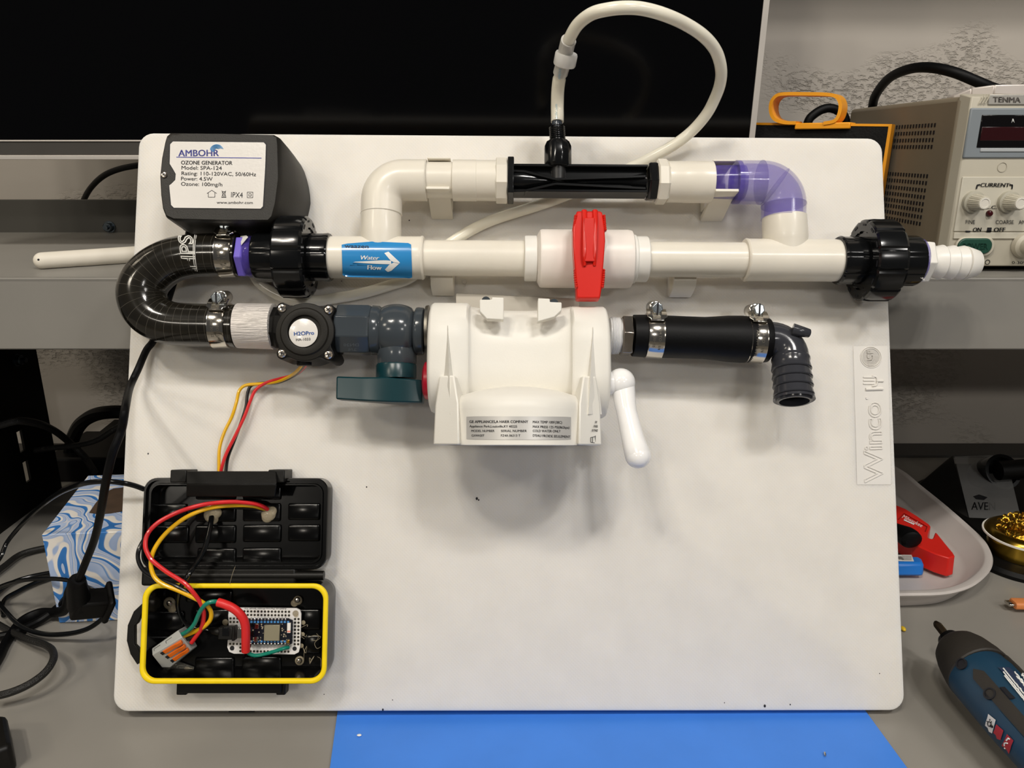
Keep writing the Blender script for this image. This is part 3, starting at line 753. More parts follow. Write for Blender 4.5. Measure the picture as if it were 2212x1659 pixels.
# purple hex nipple between U hose and left union
hn = thing('hex_nipple', 'purple stained white hex nipple between the U hose and the left union', 'pipe fitting', PB(532, 552, WM))
n_ = part('nipple_hex', mrow(M(), [(518, 40), (520, 47), (533, 47.5), (537, 44)], seg=6, ph=.25), mat('purple_stained_pvc', '6f5fc6', .3, var=.05), hn, bev=.0006, ang=20)
part('nipple_neck', mrow(M(), [(536, 43), (540, 45), (544, 45), (556, 42)]), pur2, hn)
m = M(); m.lathe(PB(519, 552, WM), (1, 0, 0), [(.0006, R0*1.02), (.004, R0*1.02), (.0045, R0*.97)], 6, ph=.25); 
part('bare_patch', M().loft([[PB(x, y, WM+z_) for x, y, z_ in ring_] for ring_ in (((519, 510, .008), (532, 508, .008), (536, 512, .010), (521, 522, .0125)), ((519, 510, .0085), (532, 508, .0085), (536, 512, .0165), (521, 530, .0155)))]), WHT, hn, label='unstained white corner')

# brushed coupling
am = mat('brushed_aluminium', 'e2dcd6', .5, .65)
b = am.node_tree.nodes['Principled BSDF']
tc = node(am, 'ShaderNodeTexCoord'); mp = node(am, 'ShaderNodeMapping'); mp.inputs['Scale'].default_value = (60, 1400, 1400); nz = node(am, 'ShaderNodeTexNoise', Scale=1.0, Detail=4.0)
link(am, tc.outputs['Object'], mp.inputs[0]); link(am, mp.outputs[0], nz.inputs['Vector'])
cr = node(am, 'ShaderNodeMapRange'); cr.inputs[1].default_value = .35; cr.inputs[2].default_value = .65; cr.inputs[3].default_value = .38; cr.inputs[4].default_value = .7
link(am, nz.outputs['Fac'], cr.inputs[0]); link(am, cr.outputs[0], b.inputs['Roughness'])
bp = node(am, 'ShaderNodeBump'); bp.inputs['Strength'].default_value = 1; bp.inputs['Distance'].default_value = .001; link(am, nz.outputs['Fac'], bp.inputs['Height']); link(am, bp.outputs[0], b.inputs['Normal'])
cm = mat('x', 'ffffff'); del _m['x']
yC = lambda x: 703.5+(x-510)*.02
solo('threaded_coupling', mrow(M(), [(513, 40), (515, 48.5), (592, 49.5), (594, 46), (594, 38)], y=yC, w=WM), am, 'brushed aluminium coupling between the U hose and the round flow sensor', 'coupling', ang=35)

# ---------------------------------------------------------------- flow sensor
fs = thing('flow_sensor', 'round black water flow sensor with white label and four steel screws', 'flow sensor', PB(660, 716, WL))
part('barrel', mrow(M(), [(590, 36), (592, 46), (600, 46), (606, 50), (722, 50), (733, 47), (736, 40)], y=lambda x: 708+(x-590)*.03, w=WM, seg=8, ph=PI/8), BLM, fs, bev=.0008)
CW = .058; cc = PB(657, 716, CW)
body = M(); ring_ = []
ears = [PB(x, y, CW) for x, y in ((608, 664.4), (708.5, 668.5), (608, 763), (708.5, 766))]
Rd = rB(64, cc); re = rB(13, cc)
def outline(th):
    d = V((math.cos(th), math.sin(th), 0)); best = Rd
    for e_ in ears:
        o_ = e_-cc; o_.z = 0; t_ = o_.dot(d); q = o_.length_squared-t_*t_
        if t_ > 0 and q < re*re: best = max(best, t_+math.sqrt(re*re-q))
        if t_ > 0: best = max(best, Rd*.97+ (o_.length+re-Rd)*math.exp(-(math.acos(min(1, t_/o_.length))/.20)**2)*.93)
    return cc+d*best
O_ = [outline(2*PI*i/96) for i in range(96)]
def orr(s_, w): return [V((cc.x+(p.x-cc.x)*s_, cc.y+(p.y-cc.y)*s_, w)) for p in O_]
hs = part('sensor_housing', body.loft([orr(.97, .020), orr(1, .022), orr(1, CW-.003), orr(.985, CW-.0022), orr(.95, CW-.002)]), BLM, fs, ang=40)
r1 = rB(50, cc); r2 = rB(36, cc); r3 = rB(31, cc)
m = M(); m.lathe(V((cc.x, cc.y, CW-.003)), (0, 0, 1), [(0, Rd*.98), (.0012, Rd*.97), (.0018, r1*1.06), (.0030, r1), (.0036, r2*1.06), (.0033, r2), (.0012, r2*.97), (.0010, 0)], 64)
part('sensor_cap', m, mat('worn_black_plastic', '1b1915', .5, spec=.25, bump=.1, bscale=1200), fs)
lc = PB(655.6, 719, CW-.0012); m = M(); m.lathe(lc, (0, 0, 1), [(0, r3), (.0004, r3), (.0005, r3*.98)], 48)
lb2 = part('round_label', m, LABW, fs)
fl = flatB(CW-.0003)
m = M(); text(m, 'H2OPro', (635, 725), (678.5, 722.5), 8.2, fl, bold=.018); part('label_lettering', m, BLU, lb2)
m = M(); text(m, 'HA-1033', (639.5, 736.5), (670.5, 735), 5.6, fl); part('label_lettering', m, INK, lb2)
for i, e_ in enumerate(ears):
    m = M(); c_ = V((e_.x, e_.y, CW-.0022)); rs = rB(9.5, e_); screw_head(m, c_, rs); s_ = part('screw', m, SCRM, fs)
    m = M(); cross_slot(m, c_, rs, .3+i*.5); part('slot', m, INK, s_)
m = M(); m.tube([PB(657, 772, .046), PB(657, 790, .046)], .0055, 16); part('wire_outlet', m, BLM, fs, bev=.001)

# ---------------------------------------------------------------- grey ball valve
gv = thing('ball_valve', 'dark grey ball valve with dark green lever, left of the white filter head', 'ball valve', PB(850, 715, WL))
yG = lambda x: 712+(x-730)*.022
part('union_nut', mrow(M(), [(729, 48), (731, 54), (735, 56), (797, 56), (803, 54), (806, 50)], y=yG, w=WL, seg=8, ph=PI/8), GRY, gv, bev=.0006, ang=20)
part('valve_collar', mrow(M(), [(803, 50), (806, 54), (820, 53), (824, 50), (830, 46)], y=yG, w=WL), GRY, gv)
pr = [(822, 46)]
for i in range(13):
    t_ = -1+2*i/12; pr.append((857+38*t_, 41+17*math.sqrt(max(0, 1-t_*t_))))
pr += [(896, 45), (899, 51), (903, 52), (915, 51), (918, 46)]
part('valve_body', mrow(M(), pr, y=yG, w=WL), GRY, gv, ang=50)
m = M(); text(m, 'DN20', (775, 748), (742, 748), -6, flatB(WL+.0185)); text(m, '3/4', (770, 758), (752, 758), -6, flatB(WL+.015))
part('moulded_letters', m, GRY, gv)
GRN = mat('dark_green_plastic', '0d3238', .28)
part('stem', vleg(M(), WL, [(857, 745, 42), (858, 760, 43), (858, 785, 42), (858, 788, 40)], 36), GRY, gv)
part('lever_hub', vleg(M(), WL, [(856, 786, 41), (856, 790, 43.5), (856, 818, 43.5)], 40, rmod=lambda th, i: 1 if (th*10/PI) % 1 > .2 else .97), GRN, gv)
A = PB(725, 812, WL+.011); B_ = PB(912, 820, WL+.011); hv = A.y-PB(725, 862, WL+.011).y
m = M(); ring = lambda P, hv_, d0, d1: [P+V((0, 0, -.022-d0)), P+V((0, 0, d1)), P+V((0, -hv_, d1)), P+V((0, -hv_, -.022-d0))]
mid = A.lerp(B_, .62)+V((0, .0005, 0))
m.loft([ring(A, hv, -.004, -.002), ring(A.lerp(B_, .3), hv*1.03, -.002, 0), ring(mid, hv*1.08, .003, .004), ring(B_, hv, -.004, -.002)])
part('lever', m, GRN, gv, bev=.0012)
m = M(); P = PB(857, 866, WL+.004); m.box(P+V((0, .0008, 0)), (.014, .0012, .012)); part('lever_cap', m, BLU, gv, label='blue cap under the lever')

# ================================================================ FILTER HEAD
fh = thing('filter_head', 'white water filter head with a silver rating label, centre of the board', 'water filter', PB(1118, 800, .05))
m = M(); q = [PB(*p, .016) for p in ((985, 634), (1250, 646), (1253, 690), (985, 690))]
solo('mounting_bracket', m.prism(q, (0, 0, .002)), mat('satin_steel', 'a8a297', .42, .8), 'satin steel mounting bracket behind the top of the white filter head', 'bracket', bev=.0003)
def flange(x0, x1, yt, yb, wt):
    a = PB(x0, (yt+yb)/2, .074).x; b_ = PB(x1, (yt+yb)/2, .074).x
    vt = PB((x0+x1)/2, yt, .06).y; vb = PB((x0+x1)/2, yb, .07).y
    def R(u, k): 
        return [V((u, y, z)) for y, z in rr(vb+k, .004+k, vt-k, wt-k, .030, 10)]
    s_ = 1 if a < b_ else -1
    return M().loft([R(a, .004), R(a+s_*.0012, .001), R(a+s_*.003, 0), R(b_-s_*.002, 0), R(b_, .0015)])
part('end_flange', flange(922, 1012, 649, 889, .078), FIL, fh, label='left end flange', ang=45)
part('end_flange', flange(1320, 1236, 657, 900, .078), FIL, fh, label='right end flange', ang=45)
# saddle between the flanges: waisted, tall rounded section
a_ = PB(1008, 760, .065).x; b_ = PB(1238, 760, .065).x; vt = PB(1120, 665, .05).y; vb0 = PB(1120, 880, .07).y; rings = []
for i in range(17):
    t = i/16; k_ = abs(2*t-1)**2.4
    rings.append([V((a_+(b_-a_)*t, y, z)) for y, z in rr(vb0, .006, vt+.0022*k_, .066+.007*k_, .031, 12)])
part('saddle_body', M().loft(rings), FIL, fh, ang=60)
# canister
uc = PB(1119, 900, .06).x; CWc = .060; vb = PB(1119, 962, .06).y; vs_ = PB(1119, 868, .11).y; vt_ = PB(1119, 846, .085).y; RC_ = .0500
ax = V((0, 1, 0))
pr = [(0, RC_*.97), (0, RC_*1.0), (vs_-vb-.004, RC_), (vs_-vb, RC_*.99), (vs_-vb+.003, RC_*.955), (vs_-vb+.006, RC_*.88), (vt_-vb+.002, RC_*.6), (vt_-vb+.0045, RC_*.3), (vt_-vb+.005, 0)]
can = part('canister_cap', M().lathe(V((uc, vb, CWc)), ax, pr, 96), FIL, fh, ang=50)
for sg, x0 in ((-1, 941), (1, 1293)):
    xe = PB(x0, 962, CWc).x; hh = PB(1118, 850, CWc).y; h2 = PB(1118, 818, CWc).y
    m = M(); i0 = uc+sg*RC_*.80; yb_ = vb
    A0 = [V((xe, yb_, .035)), V((xe, yb_, .078)), V((i0, yb_, .098)), V((i0-sg*.004, yb_, .05))]
    A1 = [V((xe-sg*.001, vb+.028, .038)), V((xe-sg*.001, vb+.028, .078)), V((i0+sg*.001, vb+.028, .092)), V((i0-sg*.004, vb+.028, .05))]
    A2 = [V((xe-sg*.004, h2, .055)), V((xe-sg*.004, h2, .080)), V((i0+sg*.0045, h2, .084)), V((i0-sg*.001, h2, .06))]
    m.loft([A0, A1, A2]); part('side_wing', m, FIL, fh, bev=.0012)
for pts_ in (((967, 702, .0775), (946, 895, .074), (992, 895, .074), (973, 895, .088)), ((1281, 706, .0775), (1256, 895, .074), (1300, 895, .074), (1271, 895, .088))):
    T_ = PB(*pts_[0]); a_, b_, c_ = [PB(*p) for p in pts_[1:]]
    m = M(); m.add([T_, a_, b_, c_, T_-V((0, 0, .004)), a_-V((0, 0, .01)), b_-V((0, 0, .01))], [(0, 3, 1), (0, 2, 3), (1, 3, 2), (0, 1, 5, 4), (0, 4, 6, 2), (1, 2, 6, 5), (4, 5, 6)])
    part('tapered_rib', m, FIL, fh)
# two clips on top
for pp in (((1037, 653), (1063, 653), (1063, 648), (1088, 649), (1088, 696), (1052, 694), (1037, 678)), ((1161, 650), (1186, 651), (1186, 658), (1211, 659), (1211, 676), (1196, 690), (1160, 700))):
    m = M(); m.prism([PB(x, y, .070) for x, y in pp], (0, 0, .010)); part('latch_tab', m, FIL, fh, bev=.0006)
m = M()
for x, y in ((1050, 652), (1196, 657)): m.lathe(PB(x, y, .062), (0, 0, 1), [(0, .0032), (.004, .0032), (.004, .0015)], 12)
part('latch_screw', m, GRY, fh)
# rating label
lsf = vcylB(uc, CWc, RC_, .0003); lsf2 = vcylB(uc, CWc, RC_, .0006)
SIL = mat('silver_foil', 'c9c7c3', .38, .3, var=.05)
m = M(); quadgrid(m, lsf, 0, 0, 0, 0, 28, 4, lambda a, b_: (1007.5+226*a, 899+.8*a+50.5*b_+(1.2*(abs(2*a-1)**8)*(1 if b_ < .5 else -1))))
fl_ = part('rating_label', m, SIL, can)
m = M()
text(m, 'GE APPLIANCES,A HAIER COMPANY', (1014, 913.5), (1141, 913.5), 5.6, lsf2, bold=.02)
text(m, 'Appliance Park,Louisville,KY 40225', (1014, 923), (1117, 923.5), 5, lsf2, bold=.008)
text(m, 'MODEL NUMBER', (1018, 933), (1068, 933), 4.8, lsf2, bold=.008); text(m, 'SERIAL NUMBER', (1082, 933), (1138, 933), 4.8, lsf2, bold=.008)
text(m, 'GXWH20T', (1018.5, 943), (1046, 943), 4.8, lsf2, bold=.008); text(m, 'FZ4A 06213 T', (1082, 943), (1124, 943), 4.8, lsf2, bold=.008)
text(m, 'MAX TEMP 100F(38C)', (1151, 914), (1214, 915), 5.4, lsf2, bold=.01); text(m, 'MAX PRESS 125 PSI(862kpa)', (1151, 924), (1230, 926), 5.2, lsf2, bold=.01)
text(m, 'COLD WATER ONLY', (1151, 933), (1211, 934), 5.2, lsf2, bold=.01); text(m, "D'EAU FROIDE SEULEMENT", (1151, 943), (1232, 946), 5.2, lsf2, bold=.01)
part('label_print', m, INK, fl_)
m = M(); fs_ = lambda x, y: PB(x, y, .0796+(1293-x)/31*.0165)
for s2, x, y in (('BY', 1288, 914), ('PASS', 1287, 923), ('BYPASS', 1285.5, 932)): text(m, s2, (x-len(s2)*1.1, y), (x+len(s2)*1.1, y+.3), 5, fs_, bold=.03)
for a_, b_ in (((1276, 945), (1286, 943)), ((1276, 945), (1276, 955)), ((1276, 955), (1286, 957)), ((1280, 944), (1280, 956)), ((1286, 941), (1286, 959))): m.tube([fs_(*a_), fs_(*b_)], .00018, 4, 1)
part('side_print', m, INK, fh)
# red button on the left flange, right port
m = M(); P = PB(923, 822, .05); m.lathe(P, (-1, 0, 0), [(-.002, .0145), (.0015, .0135), (.003, .010), (.003, 0)], 32); part('red_button', m, mat('crimson_plastic', 'b0122c', .3), fh)
m = M(); m.lathe(PB(924, 712, WL), (-1, 0, 0), [(-.001, .0185), (.0012, .018), (.0014, .016), (.0014, 0)], 40); part('port_washer', m, mat('dull_steel', '8b877e', .35, 1), fh)
m = M()
pr = [(1316, 38)]
for i in range(6): x = 1318+i*3.4; pr += [(x, 38.5), (x+1.7, 41.5-i*.3)]
pr += [(1339, 36), (1348, 35)]
mrow(m, pr, y=lambda x: 725+(x-1330)*.03, w=WL)
tf = part('taped_thread', m, mat('thread_tape', 'dcdcdc', .3, sss=.1, coat=.4), fh)
m = mrow(M(), [(1340, 40), (1342, 46), (1362, 46), (1366, 40)], y=lambda x: 725+(x-1330)*.03, w=WL, seg=6, ph=0)
solo('hex_nut', m, mat('nickel', '9a938a', .25, 1, bump=.05), 'steel hex nut between the white filter head and the short black hose', 'hex nut', bev=.0005, ang=20)
# bypass handle
bh = PB(1341, 826, .062); m = M(); m.sphere(bh, rB(31, bh), 32, 16)
m.lathe(bh, (-1, -.1, 0), [(0, .0085), (.012, .0085)], 24)
GW = mat('glossy_white_plastic', 'f2f1f0', .18, coat=.3, sss=.1)
part('handle_knob', m, GW, fh)
m = M(); T_ = [PB(1346, 838, .062), PB(1352, 880, .066), PB(1361, 920, .070), PB(1370, 958, .074), PB(1378, 984, .077)]
m.tube(T_, lambda t: interp([(0, .0085), (.3, .0072), (.7, .0080), (.9, .0088), (1, .0090)], t), 28)
E_ = T_[-1]; m.sphere(E_, .0090, 28, 14)
m.prism([PB(1330, 860, .055), PB(1342, 862, .055), PB(1364, 985, .068), PB(1356, 985, .068)], (0, 0, .006))
part('bypass_lever', m, GW, fh)

# ---------------------------------------------------------------- short hose and grey elbow
hpf = [(1366, 36), (1367, 45), (1390, 46), (1432, 46), (1480, 45.5), (1520, 45.5), (1545, 47.5), (1570, 50), (1600, 51), (1640, 49), (1656, 48), (1658, 47), (1658, 40)]
solo('rubber_hose', mrow(M(), hpf, y=lambda x: 725+(x-1370)*.032+(.6 if x > 1560 else 0), w=WL), RUB, 'short straight black rubber hose between the steel hex nut and the dark grey elbow', 'hose', ang=50)
ge = thing('barbed_elbow', 'dark grey barbed elbow pointing down at the right end of the lower row', 'elbow fitting', PB(1707, 735, WL))
GE = mat('dark_grey_pvc', '34353a', .17, var=.05, bump=.03)
A = PB(1650, 733, WL); C = PB(1704, 734, WL); B_ = PB(1716, 868, WL+.0125); rE = rB(38, C)
da = (A-C).normalized(); db = (B_-C).normalized(); r = rE*1.02; pts = [A, A.lerp(C+da*r, .6)]
O_ = C+da*r+db*r
for i in range(11):
    t_ = PI/2*i/10; pts.append(O_-db*r*math.cos(t_)-da*r*math.sin(t_))
pts.append(C+db*(r+.004))
part('elbow_body', M().tube(pts, rE, 36, raw=True), GE, ge, ang=55)
m = M(); st = C+db*r; Lb = (B_-st).length; pr = [(0, rE*1.0), (.0015, rE*1.05), (.003, rE*1.06)]
for i in range(4):
    t0 = .005+i*.0068; pr += [(t0, rE*1.01), (t0+.0045, rE*1.08), (t0+.0055, rE*1.10), (t0+.0063, rE*1.07), (t0+.0067, rE*1.0)]
pr += [(.0325, rE*1.10), (.0345, rE*1.12), (Lb-.002, rE*.97), (Lb-.001, rE*.95), (Lb, rE*.92), (Lb, rE*.80), (Lb-.02, rE*.78), (Lb-.02, 0)]
part('barbed_stem', m.lathe(st, db, pr, 44), GE, ge)
m = M(); m.tube([PB(1712, 712, WL+.012), PB(1730, 716, WL+.013), PB(1747, 720, WL+.012)], lambda t: .0048*(1-.3*t), 14); part('corner_lug', m, GE, ge)
# ================================================================ WATERPROOF CASE
CB = mat('glossy_black_abs', '070707', .2, spec=.32, var=.3, vscale=70, bump=.02, bscale=150)
CO = mat('satin_black_abs', '0f0e0c', .42, spec=.3, var=.2, vscale=90, bump=.06, bscale=500)
ca = thing('waterproof_case', 'open black waterproof case with a yellow gasket, lower left of the board', 'case', PB(505, 1260, 0))
def bring(x0, y0, x1, y1, w, r, k=0):
    a = PB(x0, y1, w); b_ = PB(x1, y0, w); return [V((x, y, w)) for x, y in rr(a.x+k, a.y+k, b_.x-k, b_.y-k, r-k*.5, 7)]
LW = .020
# lid: outer wall, rim, inner wall, floor -- all given at the rim plane
o = (302, 1033, 709.5, 1230)
A_ = PB(o[0], o[3], LW); B_ = PB(o[2], o[1], LW)
def lr(k, w, r=.010): return [V((x, y, w)) for x, y in rr(A_.x+k, A_.y+k, B_.x-k, B_.y-k, max(r-k*.6, .002), 7)]
lid = part('lid', M().loft([lr(.002, .0003), lr(.0005, .002), lr(0, LW-.001), lr(.0006, LW), lr(.0020, LW), lr(.0022, LW-.003), lr(.0040, LW-.003), lr(.0044, LW-.0015), lr(.0054, LW-.0015), lr(.0062, .0055), lr(.0072, .0045)], cap1=True), CB, ca)
def pad(x0, y0, x1, y1, w0, w1, par, name='raised_pad'):
    a = PB(x0, y1, w1); b_ = PB(x1, y0, w1); k = .0006
    R = lambda k, w: [V((x, y, w)) for x, y in rr(a.x+k, a.y+k, b_.x-k, b_.y-k, .0016, 3)]
    part(name, M().loft([R(-k, w0), R(0, w1-.0004), R(k, w1)]), CB, par)
for x0, y0, x1, y1 in ((329, 1090, 402, 1126), (422, 1090, 508, 1126), (524, 1089, 605, 1125), (622, 1089, 690, 1122),
                       (329, 1137, 406, 1172), (421, 1136, 508, 1172), (524, 1135, 606, 1170), (622, 1135, 690, 1168),
                       (425, 1186, 508, 1218), (523, 1185, 606, 1217), (422, 1050, 508, 1078), (524, 1050, 606, 1078)):
    pad(x0, y0, x1, y1, .0045, .0066, lid)
part('hinge', M().bb(PB(315, 1262, .010), PB(640, 1226, .019)), CO, ca, bev=.002)
m = M(); a = PB(330, 1243, .016); b_ = PB(700, 1243, .016); m.tube([a, b_], .0035, 14, 2); part('hinge_barrel', m, CO, ca)
# latch on the lid
la = part('latch', M().prism([PB(402, 1018, .024), PB(597, 1018, .024), PB(597, 1046, .030), PB(402, 1046, .030)], (0, 0, -.002)), CO, ca, bev=.0006, label='wide latch at the top of the lid')
m = M(); q = [PB(402, 1046, .030), PB(597, 1046, .030), PB(594, 1073, .026), PB(402, 1073, .026)]; m.prism(q, (0, 0, -.002)); part('latch_lip', m, CO, la, bev=.0006)
for x0, x1 in ((393, 403), (597, 615)): part('latch_ear', M().bb(PB(x0, 1040, .002), PB(x1, 1015, .024)), CO, la, bev=.0008)
# base
GWt = .034
A_ = PB(299, 1478, GWt); B_ = PB(709, 1261, GWt)
def br(k, w, r=.011, dy=0): return [V((x, y+dy, w)) for x, y in rr(A_.x+k, A_.y+k, B_.x-k, B_.y-k, max(r-k*.7, .002), 8)]
ba = part('base_shell', M().loft([br(.003, .0003), br(.001, .003), br(.0003, .012), br(.0012, GWt-.003), br(.0036, GWt-.0025), br(.0040, .008), br(.0052, .0065)]), CB, ca)
YEL = mat('yellow_rubber', 'f2d20a', .45, var=.06, vscale=60)
m = M(); rings = [br(.0008, GWt-.003), br(0, GWt-.0022), br(0, GWt-.0006), br(.0006, GWt), br(.0026, GWt+.0001), br(.0035, GWt-.0006), br(.0036, GWt-.003)]
rings.append(rings[0]); m.loft(rings, cap0=False, cap1=False)
part('gasket', m, YEL, ca, label='yellow rubber gasket ring', ang=60)
for x0, y0, x1, y1 in ((329, 1322, 396, 1362), (420, 1318, 500, 1360), (640, 1318, 692, 1360), (329, 1376, 396, 1412), (655, 1374, 692, 1412), (420, 1422, 504, 1456), (522, 1420, 606, 1454), (400, 1276, 500, 1300)):
    pad(x0, y0, x1, y1, .0065, .0088, ba)
m = M()
pts = [PB(x, y, .012) for x, y in ((310, 1302), (291, 1320), (278, 1350), (276, 1382), (284, 1412), (299, 1435))]
I_ = [PB(x, y, .012) for x, y in ((312, 1318), (300, 1345), (294, 1350), (294, 1392), (300, 1398), (312, 1420))]
m.loft([[pts[i]+V((0, 0, .002)), pts[i]-V((0, 0, .002)), I_[i]-V((0, 0, .002)), I_[i]+V((0, 0, .002))] for i in range(6)])
part('carry_loop', m, CO, ca, bev=.0006)
m = M(); m.bb(PB(400, 1486, .004), PB(608, 1470, .018)); lb_ = part('latch', m, CO, ca, bev=.001, label='latch under the base')
for x0, x1 in ((392, 404), (604, 617)): part('latch_ear', M().bb(PB(x0, 1493, .006), PB(x1, 1472, .016)), CO, lb_, bev=.001)
GL = mat('hot_glue', 'b8ab90', .12, alpha=.42, var=.1)
def blob(L, par):
    m = M()
    for x, y, w, r_ in L: c_ = PB(x, y, w); m.sphere(c_, rB(r_, c_), 20, 10, (1, 1, .38))
    part('glue_blob', m, GL, par)
blob([(457, 1112, .0085, 17), (466, 1107, .0085, 13), (461, 1121, .0085, 11)], lid)
blob([(580, 1110, .008, 16), (588, 1104, .008, 10), (577, 1117, .0075, 12)], lid)
for L in ([(366, 1303, 13), (372, 1314, 10)], [(643, 1297, 10), (636, 1303, 8)], [(647, 1427, 10)], [(412, 1452, 9), (404, 1448, 8)], [(362, 1452, 9)], [(487, 1344, 7)]):
    blob([(x, y, .0085, r_) for x, y, r_ in L], ba)
for x, y, r_ in ((641, 1329, 9), (655, 1345, 5), (654, 1370, 4.5), (651, 1395, 5)): blob([(x, y, .0125 if r_ > 6 else .0105, r_)], ba)
for x, y in ((366, 1303), (643, 1296), (647, 1427)):
    m = M(); c_ = PB(x, y, .0105); screw_head(m, c_, rB(6, c_)); part('screw', m, SCRM, ba)
m = M(); q = [PB(x, y, .0072) for x, y in ((330, 1418), (345, 1412), (420, 1440), (420, 1457), (335, 1457), (327, 1448))]; m.prism(q, (0, 0, .0012))
pl = part('corner_plate', m, mat('worn_grey_plate', '56554f', .3, .6, bump=.3, bscale=600), ba)
m = M(); c_ = PB(336, 1442, .0084); m.lathe(c_, (0, 0, 1), [(0, rB(7, c_)), (.0003, rB(7, c_))], 20); part('plate_hole', m, INK, pl)
m = M()
random.seed(3)
for k_ in range(7):
    x, y = random.uniform(655, 688), random.uniform(1290, 1440); P_ = [PB(x, y, .0095)]
    for _ in range(5): x = min(max(x+random.uniform(-14, 12), 640), 693); y += random.uniform(-16, 16); y = min(max(y, 1285), 1450); P_.append(PB(x, y, .0095+random.uniform(0, .004)))
    m.tube(P_, .00022, 4, 5)
m.tube([PB(508, 1224, .021), PB(502, 1240, .022), PB(496, 1262, .036)], .0002, 4, 5)
part('glue_strings', m, GL, ba, kind='stuff')

# ---------------- circuit board inside the case
PWt = .0135
pc = thing('prototype_board', 'white perforated prototype board inside the yellow rimmed case', 'circuit board', PB(572, 1362, PWt))
q = [PB(x, y, PWt) for x, y in ((500, 1312.5), (640, 1314), (648, 1318), (650.5, 1326), (648, 1398), (645, 1409), (636, 1413.5), (505, 1412), (495, 1408), (491, 1398), (492, 1383), (493, 1382), (494, 1346), (493, 1330), (494, 1320))]
part('perfboard', M().prism(q, (0, 0, -.0016)), mat('white_solder_mask', 'dcd9d6', .3, coat=.2), pc)
Hx, Hy = V((7.42, .08)), V((-.12, 7.75))
h0 = V((528, 1320.5)); m = M(); pd = M()
def hole(i, j, sk=False):
    p = h0+Hx*i+Hy*j; c_ = PB(p.x, p.y, PWt); m.lathe(c_, (0, 0, 1), [(0, rB(2.1, c_)), (.0002, rB(2.1, c_))], 10)
    pd.lathe(c_, (0, 0, 1), [(0, rB(2.8, c_)), (.0001, rB(2.8, c_))], 10)
for i in range(0, 14):
    for j in (0, 1): hole(i, j)
for i in range(-4, -1):
    for j in (2, 3): hole(i, j)
for i in range(-4, 0): hole(i, 9.1)
for i in range(-1, 1): hole(i, 10.1)
for i in range(-1, 14): hole(i, 11.1)
for j in range(2, 10):
    for i in (14.8, 15.8): hole(i, j)
part('plated_holes', m, INK, pc, kind='stuff'); part('hole_pads', pd, mat('tin_pad', 'b3a98e', .3, .7), pc, kind='stuff')
for x, y, r_ in ((505, 1321, 4.5), (638.5, 1325, 6.5), (501.5, 1400, 4.8), (636.5, 1401, 4.5)):
    c_ = PB(x, y, PWt); m = M(); m.lathe(c_, (0, 0, 1), [(0, rB(r_, c_)), (.0003, rB(r_, c_))], 20); part('mounting_hole', m, INK if r_ < 6 else GL, pc)
m = M(); text(m, 'Adafruit Perma-Proto Small Tin', (619, 1313.6), (528, 1312.8), 3.2, flatB(PWt+.0003)); part('board_print', m, INK, pc)
MW = PWt+.0045
mc = part('microcontroller_board', M().prism([PB(x, y, MW) for x, y in ((536, 1336), (622, 1336), (632, 1340), (631, 1390), (626, 1393), (536, 1392))], (0, 0, -.0014)), mat('black_solder_mask', '10121c', .25, coat=.2), pc)
def comp(name, x0, y0, x1, y1, h, mt, bev=.0002):
    a = PB(x0, y1, MW); b_ = PB(x1, y0, MW); return part(name, M().bb(a, V((b_.x, b_.y, MW+h))), mt, mc, bev=bev)
comp('shield_can', 571.5, 1349, 606, 1383, .0022, mat('nickel_shield', 'aaa38a', .38, .8))
comp('chip_antenna', 621, 1345, 629, 1366.5, .0016, WHT); comp('antenna_tip', 621.5, 1361, 628.5, 1365, .0017, mat('pink_ceramic', 'e08a78', .4))
comp('coax_socket', 618, 1380, 627, 1391, .0010, CHR); m = M(); c_ = PB(622.6, 1386, MW+.001); m.lathe(c_, (0, 0, 1), [(0, rB(3.5, c_)), (.0008, rB(3, c_)), (.0008, 0)], 16); part('coax_pin', m, mat('gold', 'd9a53a', .25, 1), mc)
for x, y in ((556, 1352), (555, 1380)):
    bt = comp('push_button', x-4.5, y-5.5, x+4.5, y+5.5, .0016, CHR); c_ = PB(x, y, MW+.0016)
comp('regulator', 541, 1363, 550, 1373, .0012, BLK); comp('charger_chip', 541, 1346, 549, 1354, .0010, BLK)
m = M()
for i in range(12):
    for y0, w_ in ((1337.5, 1), (1391, 1)):
        x = (535.5 if y0 < 1350 else 542)+i*7.4
        if x > 625: continue
        c_ = PB(x, y0, MW); m.sphere(c_, rB(2.6, c_), 8, 6, (1, 1.25, .8))
part('solder_joints', m, mat('solder', 'd2d0cc', .18, 1), mc, kind='stuff')
m = M()
for i in range(13):
    for y0 in (1343.5, 1385.5): c_ = PB(536+i*7.2, y0, MW+.0001); m.box(c_, (.0016, .0014, .0002))
part('pin_labels', m, mat('cyan_print', '3f7fb8', .5), mc, kind='stuff')
m = M(); random.seed(5)
for _ in range(34):
    x, y = random.uniform(538, 570), random.uniform(1348, 1386)
    if random.random() < .35: x = random.uniform(608, 618)
    m.box(PB(x, y, MW+.0003), (random.choice((.0005, .0009)), random.choice((.0005, .0009)), .0005))
part('small_components', m, mat('ceramic_tan', 'a89c86', .4), mc, kind='stuff')
comp('usb_socket', 514, 1356, 526, 1377, .0024, CHR)
us = thing('usb_plug', 'black micro USB plug pushed into the left side of the prototype board', 'usb plug', PB(495, 1364, MW+.001))
zz = V((0, 0, .0012)); P = lambda x, y, w=MW: PB(x, y, w)
m = M(); a = P(477, 1378, MW-.002); b_ = P(509, 1350.5, MW-.002); m.bb(a, V((b_.x, b_.y, MW+.0046))); part('plug_body', m, CO, us, bev=.0008)
